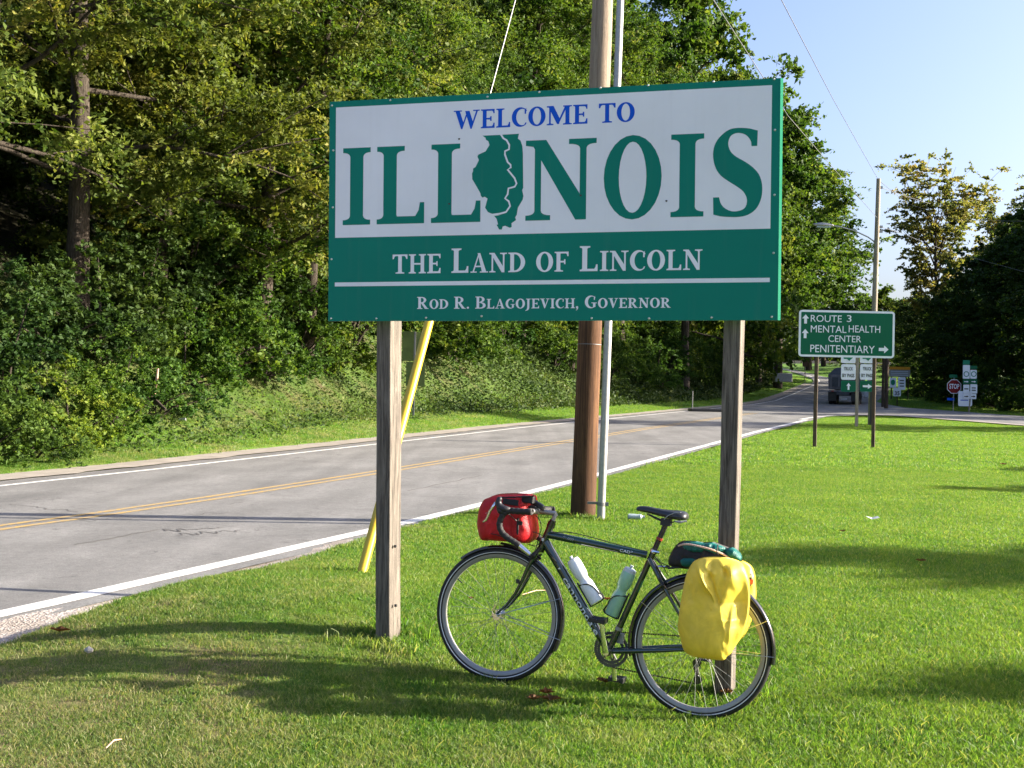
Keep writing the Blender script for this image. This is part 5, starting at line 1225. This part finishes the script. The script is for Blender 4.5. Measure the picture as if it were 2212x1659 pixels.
jockey1, jockey2 = k4(1215, 730, -.055), k4(1225, 925, -.055)
def chain(a, b_, n):
    for i in range(n):
        p, q = lerp(a, b_, i/n), lerp(a, b_, (i+.82)/n); g.box((p+q)/2, (np.linalg.norm(q-p), .0065, .0075 if i % 2 else .006), (unit(b_-a), BN, BZ))
chain(top0, top1, 38); chain(RC-BZ*ringR+BX*.02, jockey2-BZ*.02, 36); chain(jockey2+BX*.02, jockey1+BX*.018, 7)
g.build('chain', 'black_gloss', bc)
g = G()
for c in (jockey1, jockey2): g.tube([c-BN*.006, c+BN*.006], .021, 14)
g.tube([k4(1195, 700, -.07), k4(1205, 800, -.065), k4(1225, 925, -.065)], [.012, .011, .009], 8, flat=.5); g.tube([AR-BN*.068, k4(1260, 690, -.07), k4(1340, 690, -.07), k4(1390, 710, -.07)], [.012, .014, .011, .006], 8)
g.build('rear_derailleur', 'black_gloss', bc, smooth=True)
g = G(); c = k4(330, 440, -.04); g.box(c, (.035, .03, .05), (BX, BN, BZ)); g.tube([k4(290, 300, -.01), k4(300, 360, -.03)], .008, 8); g.tube([lerp(BB, SA, .21), lerp(BB, SA, .24)], .0195, 14); g.build('front_derailleur', 'galv', bc)
# brakes, guards, cables
def cant(c, px, Nn, up):
    for sg in (1, -1):
        g = G(); a = c+BN*sg*.04; g.tube([a, a+BN*sg*.02+up*.045, a+BN*sg*.005+up*.085], [.009, .009, .006], 8); g.box(a+up*.03-BN*sg*.012+Nn*.004, (.055, .012, .014), (Nn, BN, up)); g.build('brake', 'black_plastic', bc)
up1 = unit(HB-AF); cant(lerp(AF, HB, .80)+BX*.0, 0, unit(np.cross(BN, up1)), up1)
up2 = unit(k3(690, 820)-AR); cant(AR+up2*.30, 0, unit(np.cross(BN, up2)), up2)
def guard(C, a0, a1, name='mudguard', R=.352):
    g = G(); g.ring(C, BX, BZ, BN, R, [(-.010, .024), (-.002, .021), (.003, .012), (.005, 0), (.003, -.012), (-.002, -.021), (-.010, -.024), (-.011, -.023), (.0015, 0), (-.011, .023)], math.radians(a0), math.radians(a1), 60); return g.build(name, 'black_gloss', bc, smooth='all')
guard(AF, -23, 132, R=.353); guard(AR, -4, 196, R=.357)
for C, angs in ((AF, (22, -12)), (AR, (30, 2, 150))):
    for a in angs:
        for sg in (1, -1):
            d = math.cos(math.radians(a))*BX+math.sin(math.radians(a))*BZ; G().tube([C+BN*sg*.056, C+d*.355+BN*sg*.026], .0014, 5).build('mudguard_stay', 'steel', bc)
G().tube([k1(868, 715), k1(960, 735), k1(1060, 780), k1(1150, 850)], [.012, .014, .015, .014], 10, flat=.5).build('light_bracket', 'black_plastic', bc)
g = G(); g.box(k1(1063, 1160, .06), (.018, .012, .022), (BX, BN, BZ)); g.build('sensor', 'black_plastic', bc, bevel=.003)
G().box(k2(1370, 560-560+0, .0)+0, (.001, .001, .001)) if False else None
g = G(); rf = AF+(math.cos(.32)*BX+math.sin(.32)*BZ)*.27; 
cabs = [[q_ for q_ in (k1(1270, 390, .05), k1(1320, 450, .06), k1(1335, 540, .05), k1(1310, 640, .03), k1(1270, 790, .02))],
        [k1(900, 330, .2), k1(1080, 480, .12), k1(1190, 560, .06), k1(1310, 605, .03), k1(1380, 640, .02)],
        [k1(1180, 725, .03), k1(1260, 745, .04), k1(1310, 720, .03), k1(1330, 650, .03)],
        [k1(1380, 790, .02), k1(1460, 870, .03), k1(1520, 940, .026)],
        [k1(1430, 600, .022), k1(1640, 585, .022), k1(1900, 640, .022), k3(300, 640, .02), k3(640, 720, .018)],
        [k3(715, 790, .02), k3(790, 860, .02), k3(850, 940, .02), k3(880, 1010, .02)],
        [k3(720, 770, -.01), k3(800, 850, -.01), k3(900, 890, -.01)]]
for c_ in cabs: G().tube(sub(c_, 5), .0024, 6).build('cable', 'black_plastic', bc, smooth='all')
# decals: letters wrapped on the tubes
def tube_text(body, a, b_, t0, t1, R, h, mat, phi=0., flip=False, bold=.0):
    ax = unit(b_-a); side = unit(np.cross(BN, ax)); side = side if side[2] > 0 else -side
    if not flip: side = side
    V, Fc = textmesh(body, bold); x0, x1 = V[:, 0].min(), V[:, 0].max(); Lg = np.linalg.norm(b_-a); g = G(); vs = []
    for vx, vy in V:
        t = t0+(t1-t0)*(vx-x0)/(x1-x0); y = (vy/CAPH-.5)*h; th = y/R+phi
        vs.append(a+ax*t*Lg+BN*math.cos(th)*(R+.0007)+side*math.sin(th)*(R+.0007))
    g.add(vs, Fc); return g.build('decal', mat, bc)
DA, DB = k1(1385, 700), BB
tube_text('cannondale', DA, DB, .33, .845, .0235, .030, 'decal', -.05, bold=.012)
tube_text('T1000', k1(1420, 612), k3(640, 762), .16, .27, .0195, .013, 'decal_grey', .1)
tube_text('CAD', k1(1420, 612), k3(640, 762), .735, .84, .0185, .013, 'decal', -.1, bold=.015); tube_text('3', k1(1420, 612), k3(640, 762), .845, .86, .0185, .008, 'decal', .12)
g = G(); c = lerp(DA, DB, .245)+BN*.0245; g.poly([c+BX*x*.006+BZ*y*.006 for x, y in ((-1.4, -.6), (0, .9), (1.4, -.5))]); g.build('decal', 'decal', bc)
g = G(); c = lerp(HT, HB, .62)+BN*.019-BX*.006; g.poly([c+BX*.007*math.cos(a)+BZ*.009*math.sin(a) for a in [i*.785 for i in range(8)]]); g.build('badge', 'decal', bc)
# rear rack
g = G()
rk0, rk1 = k3(900, 905), k3(1560, 850)
for sg in (.05, -.05): g.tube([rk0+BN*sg, rk1+BN*sg], .005, 8); g.tube([rk0+BN*sg+BX*.12, AR+BN*sg*1.3+BZ*.03], .004, 8); g.tube([rk1+BN*sg, AR+BN*sg*1.3+BZ*.03], .004, 8)
g.tube([k3(760, 890, .0), k3(900, 900, .0)], [.006, .005], 8); g.build('rear_rack', 'black_plastic', bc)
G().tube([k3(765, 895, .012), k3(850, 895, .012)], [.010, .006], 8, flat=.5).build('rack_clip', 'chrome', bc)
# bottles and cages
def bottle(a, b_, r, mat, label, capmat, name='water_bottle'):
    """a = top, b = bottom"""
    ax = unit(b_-a); L_ = np.linalg.norm(b_-a); o = thing(name, label, 'bottle', b_)
    prof = [(.115, .76), (.125, .90), (.16, 1.), (.28, 1.), (.40, .97), (.46, .80), (.50, .74), (.54, .80), (.60, .97), (.66, 1.), (.97, 1.), (1., .92), (1.0, .1)]
    g = G(); g.tube([a+ax*L_*t for t, _ in prof], [r*k_ for _, k_ in prof], 24); g.build('bottle_body', mat, o, smooth=True)
    g = G(); pr2 = [(.055, .40), (.06, .62), (.075, .86), (.12, .93), (.15, .93)]; g.tube([a+ax*L_*t for t, _ in pr2], [r*k_ for _, k_ in pr2], 20); g.build('bottle_cap', capmat, o, smooth=True)
    g = G(); g.tube([a, a+ax*L_*.02, a+ax*L_*.03, a+ax*L_*.06], [r*.22, r*.26, r*.2, r*.2], 12); g.build('nozzle', capmat, o, smooth=True)
    return o, ax, L_
def cage(a, b_, r, toward):
    ax = unit(b_-a); L_ = np.linalg.norm(b_-a); sd = unit(toward-ax*(toward@ax)); R_ = r+.004
    P = []
    for sg in (1, -1):
        g = G(); pth = [a+ax*L_*.56+sd*R_+BN*sg*.01, a+ax*L_*.62-sd*.25*R_+BN*sg*R_, a+ax*L_*.72-sd*.75*R_+BN*sg*R_*.66, a+ax*L_*.85-sd*.9*R_+BN*sg*R_*.4, a+ax*L_*1.01-sd*.95*R_+BN*sg*R_*.25, a+ax*L_*1.02+sd*R_+BN*sg*.012]
        g.tube(sub(pth, 6), .003, 7); g.build('bottle_cage', 'black_plastic', bc, smooth='all')
    G().tube([a+ax*L_*.5+sd*R_, a+ax*L_*1.02+sd*R_], .0045, 8).build('bottle_cage', 'black_plastic', bc)
a, b_ = k1(1678, 868), k1(1985, 1400); bottle(a, b_, .0355, 'bottle_white', 'white water bottle held on the down tube of the bicycle', 'bottle_white'); cage(a, b_, .0355, -BX-BZ)
a, b_ = k3(462, 882), k3(218, 1455); bottle(a, b_, .0355, 'bottle_green', 'pale green water bottle with grey cap held on the seat tube', 'bottle_top'); cage(a, b_, .0355, BX-BZ*.3)

# ------------------------------------------------------------------ bags
def resample(P, n):
    P = [np.array(p, float) for p in P]; P.append(P[0]); d = [0]
    for i in range(len(P)-1): d.append(d[-1]+np.linalg.norm(P[i+1]-P[i]))
    t = np.linspace(0, d[-1], n, endpoint=False); P = np.array(P); return np.stack([np.interp(t, d, P[:, 0]), np.interp(t, d, P[:, 1])], 1)
def pillow(outline, fmap, T, nc, mat, name, parent, power=3.0, disp=None, na=110, nr=22, ncf=0., back=None, tilt=None):
    """puffed bag: outline (pixel loop) in the bicycle plane at offset nc, half thickness T"""
    P = resample(smooth_loop(outline), na); c = P.mean(0); g = G(); V = []
    back = T if back is None else back
    for side in (1, -1):
        for i in range(nr+1):
            r = 1-i/nr
            r = r**.8
            for (x, y) in P:
                px, py = c+(np.array([x, y])-c)*r
                hgt = (1-r**power)**(1/2.2)*(T if side > 0 else back)*side
                if disp and side > 0: hgt += disp(px, py, r)*(1-r**6)
                w = fmap(px, py, nc)+BN*hgt
                if tilt is not None: w = w+BN*tilt(px, py)
                V.append(w)
    base = (nr+1)*na
    for s_ in (0, 1):
        for i in range(nr):
            for k_ in range(na):
                a = s_*base+i*na+k_; b2 = s_*base+i*na+(k_+1) % na
                g.f.append((a, b2, b2+na, a+na) if s_ == 0 else (a, a+na, b2+na, b2))
    g.v = [tuple(v) for v in V]
    # close the centre fans and weld the rim by a thin band
    g.f.append(tuple(nr*na+k_ for k_ in range(na))); g.f.append(tuple(base+nr*na+k_ for k_ in range(na-1, -1, -1)))
    for k_ in range(na): g.f.append((k_, base+k_, base+(k_+1) % na, (k_+1) % na))
    return g.build(name, mat, parent, smooth='all')
def ns(x, y, s, k=0.): return mnoise.noise(Vector((x*s, y*s, k)))
# handlebar bag
hb = thing('handlebar_bag', 'red handlebar bag with black trim mounted on the front of the bicycle', 'bag', k1(960, 700))
side_ol = [(632, 420), (655, 290), (708, 195), (770, 170), (840, 140), (1000, 130), (1150, 134), (1248, 152), (1252, 260), (1262, 420), (1280, 560), (1268, 650), (1205, 712), (1120, 712), (1000, 700), (850, 690), (760, 682), (690, 684), (655, 640), (628, 520)]
def hbd(x, y, r):
    return .007*ns(x, y, .012, 1)+.006*abs(ns(x*1.6, y*.5, .014, 5))-.010*math.exp(-((x-1062-.03*(y-420))/20)**2)*(y > 330)-.004*math.exp(-((x-870)/18)**2)
pillow(side_ol, k1, .125, .0, 'red_cloth', 'bag_body', hb, 7.0, hbd, nr=18)
g = G()
for nn_, x0, x1, y0, y1 in ((.137, 862, 1248, 182, 196),): g.tube([k1(x0, y0, .118), k1((x0+x1)/2, y0-6, .128), k1(x1, y1-30, .112)], [.004, .004, .004], 8)
g.build('zip', 'bag_black', hb)
G().box(k1(980, 235, .132), (.085, .006, .030), (BX, BN, BZ)).build('mesh_pocket', 'bag_black', hb, bevel=.002)
g = G(); g.tube([k1(1066, 420, .128), k1(1060, 560, .13), k1(1056, 660, .118)], [.005, .006, .004], 6, flat=.4); g.box(k1(1085, 480, .132), (.03, .008, .02), (BX, BN, BZ)); g.build('strap', 'bag_black', hb)
G().box(k1(1062, 230, .130), (.018, .006, .04), (BX, BN, BZ)).build('strap_tab', 'red_cloth', hb)
g = G(); g.box(k1(1190, 205, .09), (.06, .05, .035), (BX, BN, BZ)); g.box(k1(1230, 290, .05), (.05, .05, .012), (BX, BN, BZ)); g.build('buckle', 'bag_black', hb, bevel=.004)
g = G(); g.tube([k1(640, 385, .10), k1(670, 374, .112), k1(702, 362, .118)], [.0055]*3, 6, flat=.4); g.build('reflective_tape', 'stripe', hb)
g = G(); g.tube([k1(730, 600, .12), k1(800, 612, .127), k1(880, 640, .126), k1(960, 655, .12)], .002, 5); g.build('piping', 'bag_black', hb)
# rack bag
rb = thing('rack_bag', 'teal and black stuff sack strapped on the rear rack', 'bag', k3(1200, 900))
rol = [(890, 878), (888, 800), (925, 715), (965, 655), (1015, 610), (1065, 592), (1200, 596), (1300, 610), (1410, 606), (1470, 625), (1550, 655), (1640, 690), (1720, 740), (1748, 800), (1735, 835), (1650, 850), (1400, 880), (1250, 905), (1110, 925), (980, 905)]
pillow(rol, k3, .095, 0., 'bag_black', 'bag_body', rb, 2.4, lambda x, y, r: .012*ns(x, y, .008, 2)+.006*ns(x, y, .02, 9), nr=18)
tol = [(1035, 680), (1060, 612), (1120, 600), (1210, 600), (1300, 615), (1400, 612), (1450, 632), (1540, 665), (1560, 700), (1510, 760), (1420, 735), (1330, 712), (1270, 740), (1150, 728), (1060, 715)]
pillow(tol, k3, .05, .052, 'teal_cloth', 'teal_panel', rb, 2.2, lambda x, y, r: .016*ns(x*1.5, y*.6, .011, 4)+.006*ns(x, y, .03, 7), nr=16)
pillow([(1540, 720), (1570, 680), (1640, 672), (1715, 730), (1745, 790), (1725, 830), (1660, 810), (1590, 780)], k3, .06, .04, 'teal_cloth', 'side_pouch', rb, 2.2, lambda x, y, r: .01*ns(x, y, .02, 4), nr=12, na=60)
pillow([(1020, 820), (1120, 780), (1250, 790), (1270, 850), (1200, 890), (1060, 895)], k3, .03, .072, 'teal_cloth', 'teal_panel', rb, 2.2, None, nr=10, na=60)
g = G()
cp = [k3(1000, 655, .10), k3(1060, 635, .115), k3(1150, 640, .12), k3(1270, 665, .122), k3(1400, 700, .118), k3(1520, 750, .10), k3(1600, 800, .08)]
G().tube(sub(cp, 8), [.0042+.0006*(i % 2) for i in range(49)], 8).build('bungee_cord', 'cord', rb)
G().tube([k3(1460, 640, .10), k3(1450, 720, .115), k3(1470, 760, .11)], .0028, 6).build('strap', 'bag_black', rb)
# panniers under yellow rain covers
pn = thing('pannier', 'bulky pannier in a creased yellow rain cover on the near side of the rear wheel', 'pannier', k4(1300, 690, .1))
def kk(x, y, n=0.): return k3(x, y, n)                     # crop3 coordinates also below its lower edge (y + 1291 = crop4)
pol = [(1165, 850), (1215, 812), (1300, 785), (1400, 778), (1500, 782), (1600, 795), (1700, 825), (1765, 875), (1805, 960), (1830, 1060), (1838, 1200), (1828, 1400), (1810, 1530), (1770, 1659), (1720, 1750), (1650, 1850), (1615, 1910), (1570, 1945), (1530, 1985), (1400, 1975), (1270, 1955), (1180, 1940), (1090, 1890), (1050, 1810), (1025, 1700), (1005, 1640), (1003, 1560), (1020, 1400), (1045, 1240), (1080, 1060), (1115, 940)]
def seg_d(x, y, ax_, ay, bx_, by):
    dx, dy = bx_-ax_, by-ay; t = max(0, min(1, ((x-ax_)*dx+(y-ay)*dy)/(dx*dx+dy*dy))); return math.hypot(x-ax_-t*dx, y-ay-t*dy), t
def pnd(x, y, r):
    d = 0.
    for (a1, b1, a2, b2, wd, am) in ((1420, 830, 1400, 1010, 26, -.012), (1410, 1010, 1495, 1300, 24, -.012), (1560, 900, 1590, 980, 28, -.016), (1590, 980, 1490, 1300, 45, -.010),
            (1200, 930, 1180, 1250, 40, -.008), (1340, 870, 1440, 960, 26, .012), (1300, 980, 1380, 1130, 40, .012), (1640, 900, 1700, 1150, 50, .008), (1660, 1350, 1600, 1880, 30, .008)):
        q, t = seg_d(x, y, a1, b1, a2, b2); d += 1.7*am*math.exp(-(q/wd)**2)*(.55+.45*math.sin(t*math.pi))
    for (a1, b1, a2, b2, wl, wr, am) in ((1235, 850, 1478, 1300, 26, 95, .030), (1180, 900, 1165, 1180, 20, 70, .010), (1478, 800, 1590, 930, 20, 70, .018), (1330, 800, 1350, 880, 16, 50, .012)):
        dx, dy = a2-a1, b2-b1; L_ = math.hypot(dx, dy); t = ((x-a1)*dx+(y-b1)*dy)/L_**2; q = ((x-a1)*dy-(y-b1)*dx)/L_
        if -.15 < t < 1.05: d += am*max(0, 1-abs(q)/(wr if q > 0 else wl))*min(1, (1.05-t)*2.2)*min(1, (t+.15)*4)
    d += .007*ns(x, y*.45, .006, 3)+.0016*ns(x, y*.6, .02, 8)
    # the face bends back towards the rear edge
    xc = np.interp(y, [780, 900, 1050, 1300, 1480, 1600, 1950], [1690, 1650, 1625, 1512, 1535, 1572, 1536])
    d -= .00034*max(0, x-xc-8*math.sin(y*.035)*(y > 1500))
    d -= .03*max(0, (950-y)/170)**1.5
    return d
pillow(pol, kk, .098, .165, 'yellow_cloth', 'rain_cover', pn, 5.5, pnd, na=220, nr=60, back=.07)
pn2 = thing('pannier', 'second yellow covered pannier peeking out on the far side of the rear wheel', 'pannier', k4(1700, 500, -.15))
pol2 = [(1500, 860), (1600, 830), (1700, 815), (1760, 825), (1850, 880), (1890, 960), (1905, 1080), (1912, 1200), (1905, 1300), (1880, 1420), (1860, 1520), (1800, 1660), (1740, 1740), (1700, 1750), (1600, 1780), (1480, 1760), (1380, 1700), (1340, 1500), (1360, 1200), (1400, 980)]
pillow(pol2, kk, .06, -.15, 'yellow_cloth', 'rain_cover', pn2, 5.0, lambda x, y, r: .012*ns(x, y, .009, 12), na=90, nr=18, back=.07)
rl = thing('rear_light', 'red bicycle rear light clipped between the two yellow panniers', 'light', k3(1850, 1140))
G().box(k3(1849, 1070, .03), (.018, .03, .026), (BX, BN, BZ)).build('red_lens', 'lens_red', rl, bevel=.004); G().box(k3(1850, 1005, .03), (.018, .03, .014), (BX, BN, BZ)).build('clear_lens', 'stripe', rl, bevel=.004)
G().box(k3(1840, 1050, .03), (.012, .026, .055), (BX, BN, BZ)).build('housing', 'black_plastic', rl, bevel=.003)

# ------------------------------------------------------------------ small things on the grass and the bank
def ground_at(px, py):
    d = ray(px, py); Y = 3.
    for _ in range(4000):
        q = CAM+d/d[1]*Y
        if q[2] <= float(terrain(q[0], q[1])): break
        Y += .02
    return q
def leaf(px, py, size, label, mat='litter', sd=0):
    c = ground_at(px, py); r = np.random.default_rng(sd); g = G(); n = 14; a0 = r.random()*6
    ring = [c+np.array([math.cos(a0+i*2*math.pi/n)*size*(1 if i % 2 else .55)*(1+.3*r.random()), math.sin(a0+i*2*math.pi/n)*size*(1 if i % 2 else .55), .045+size*.35*r.random()]) for i in range(n)]
    g.add([c+np.array([0, 0, .035])]+ring, [(0, 1+i, 1+(i+1) % n) for i in range(n)]); o = g.build('fallen_leaf', mat, loc=c); tag(o, label, 'leaf', 'fallen leaves on the grass')
for i, (px, py, s_, lab) in enumerate([(1308, 1489, .045, 'curled brown leaf lying left of the rear wheel under the crank'), (1181, 1513, .04, 'brown leaf in the shade right below the front wheel'), (1152, 1527, .04, 'dark brown leaf low in the shade under the front wheel'),
        (1190, 1528, .045, 'reddish brown leaf at the lower edge of the shade below the bicycle'), (1311, 1307, .03, 'tan leaf on the grass between the two water bottles'), (2167, 1007, .09, 'orange leaf far out on the lawn at the right'), (1988, 1220, .045, 'orange leaf at the edge of the tree shade on the lawn'), (1820, 1155, .04, 'pale orange leaf on the lawn right of the right post'),
        (1018, 1305, .02, 'small tan leaf seen through the front wheel spokes'), (128, 1378, .05, 'brown leaf at the gravel edge in the lower left'), (1570, 1512, .035, 'red brown leaf at the foot of the right sign post')]): leaf(px, py, s_, lab, sd=i)
def straw(px0, py0, px1, py1, label, r_=.003, mat='stick'):
    a, b_ = ground_at(px0, py0), ground_at(px1, py1); up_ = np.array([0, 0, .045]); o = G().tube([a+up_, lerp(a, b_, .5)+up_*1.3, b_+up_], [r_, r_*1.2, r_*.6], 5).build('twig', mat, loc=a); tag(o, label, 'twig', 'twigs and straws on the grass')
straw(1128, 1298, 1186, 1288, 'pale straw lying on the grass behind the front wheel'); straw(373, 1703, 414, 1691, 'pale straw on the dry grass at the lower left'); straw(345, 1712, 358, 1698, 'short straw beside the pale straw at lower left'); straw(228, 1822 if False else 1640, 262, 1620, 'straw on the dry patch near the lower left corner')
c = ground_at(191, 1425); o = G().tube([c+np.array([-.02, 0, .05]), c+np.array([0, 0, .052]), c+np.array([.022, 0, .048])], [.008, .019, .009], 8).build('white_stone', 'stone', loc=c); tag(o, 'small white stone on the lawn near the gravel shoulder', 'stone')
c = ground_at(1375, 1124); pb_ = thing('plastic_bottle', 'discarded clear plastic bottle lying in the grass behind the bicycle', 'bottle', c); u_ = unit(np.array([1, -.1, .0])); cc = c+np.array([0, 0, .045])
G().tube([cc-u_*.11, cc-u_*.10, cc-u_*.02, cc, cc+u_*.05, cc+u_*.07], [.015, .034, .035, .031, .034, .016], 14).build('bottle_body', 'plastic_clear', pb_, smooth=True); G().tube([cc+u_*.075, cc+u_*.10], .016, 10).build('bottle_cap', 'paper', pb_)
c = ground_at(1886, 1131); g = G(); g.v = [tuple(c+np.array(p)) for p in ((-.09, .02, .09), (-.02, -.02, .055), (.08, -.01, .075), (.07, .05, .09), (0, .05, .07))]; g.f = [(0, 1, 4), (1, 2, 3, 4)]; o = g.build('scrap_paper', 'paper', loc=c); tag(o, 'scrap of grey white paper on the open lawn', 'paper')
def bankpt(px, py, Y): p = at(px, py, Y); return p
a, b_ = at(330, 858, 24.4), at(341, 796, 24.4); o = G().tube([a, lerp(a, b_, .4)+np.array([.03, 0, 0]), b_], [.05, .035, .025], 6).build('broken_branch', 'stick', loc=a); tag(o, 'pale broken branch stub sticking up from the leafy bank', 'branch')
a, b_ = at(332, 862, 24.3), at(358, 885, 24.0); o = G().tube([a, b_], [.05, .03], 6).build('broken_branch', 'bark_dark', loc=a); tag(o, 'short dark branch lying below the pale stub on the bank', 'branch')
c = ground_at(394, 910); o = G().tube([c+np.array([-.08, 0, .03]), c+np.array([.08, 0, .05])], [.03, .045], 7).build('litter_cup', 'paper', loc=c); tag(o, 'white paper cup dropped on the far bank', 'cup')
# drain by the far kerb
x, y = onroad(1533, 889); z = float(rz(y)); dr = thing('storm_drain', 'dark storm drain inlet in the kerb on the far side of the road', 'drain', (x, y, z))
G().box((x, y, z+.08), (2.2, 1.2, .14)).build('inlet', 'sign_black', dr, bevel=.03); G().tube([(x-.9, y+.3, z), (x-.9, y+.3, z+1.1)], .03, 6).build('marker_post', 'wire', dr)
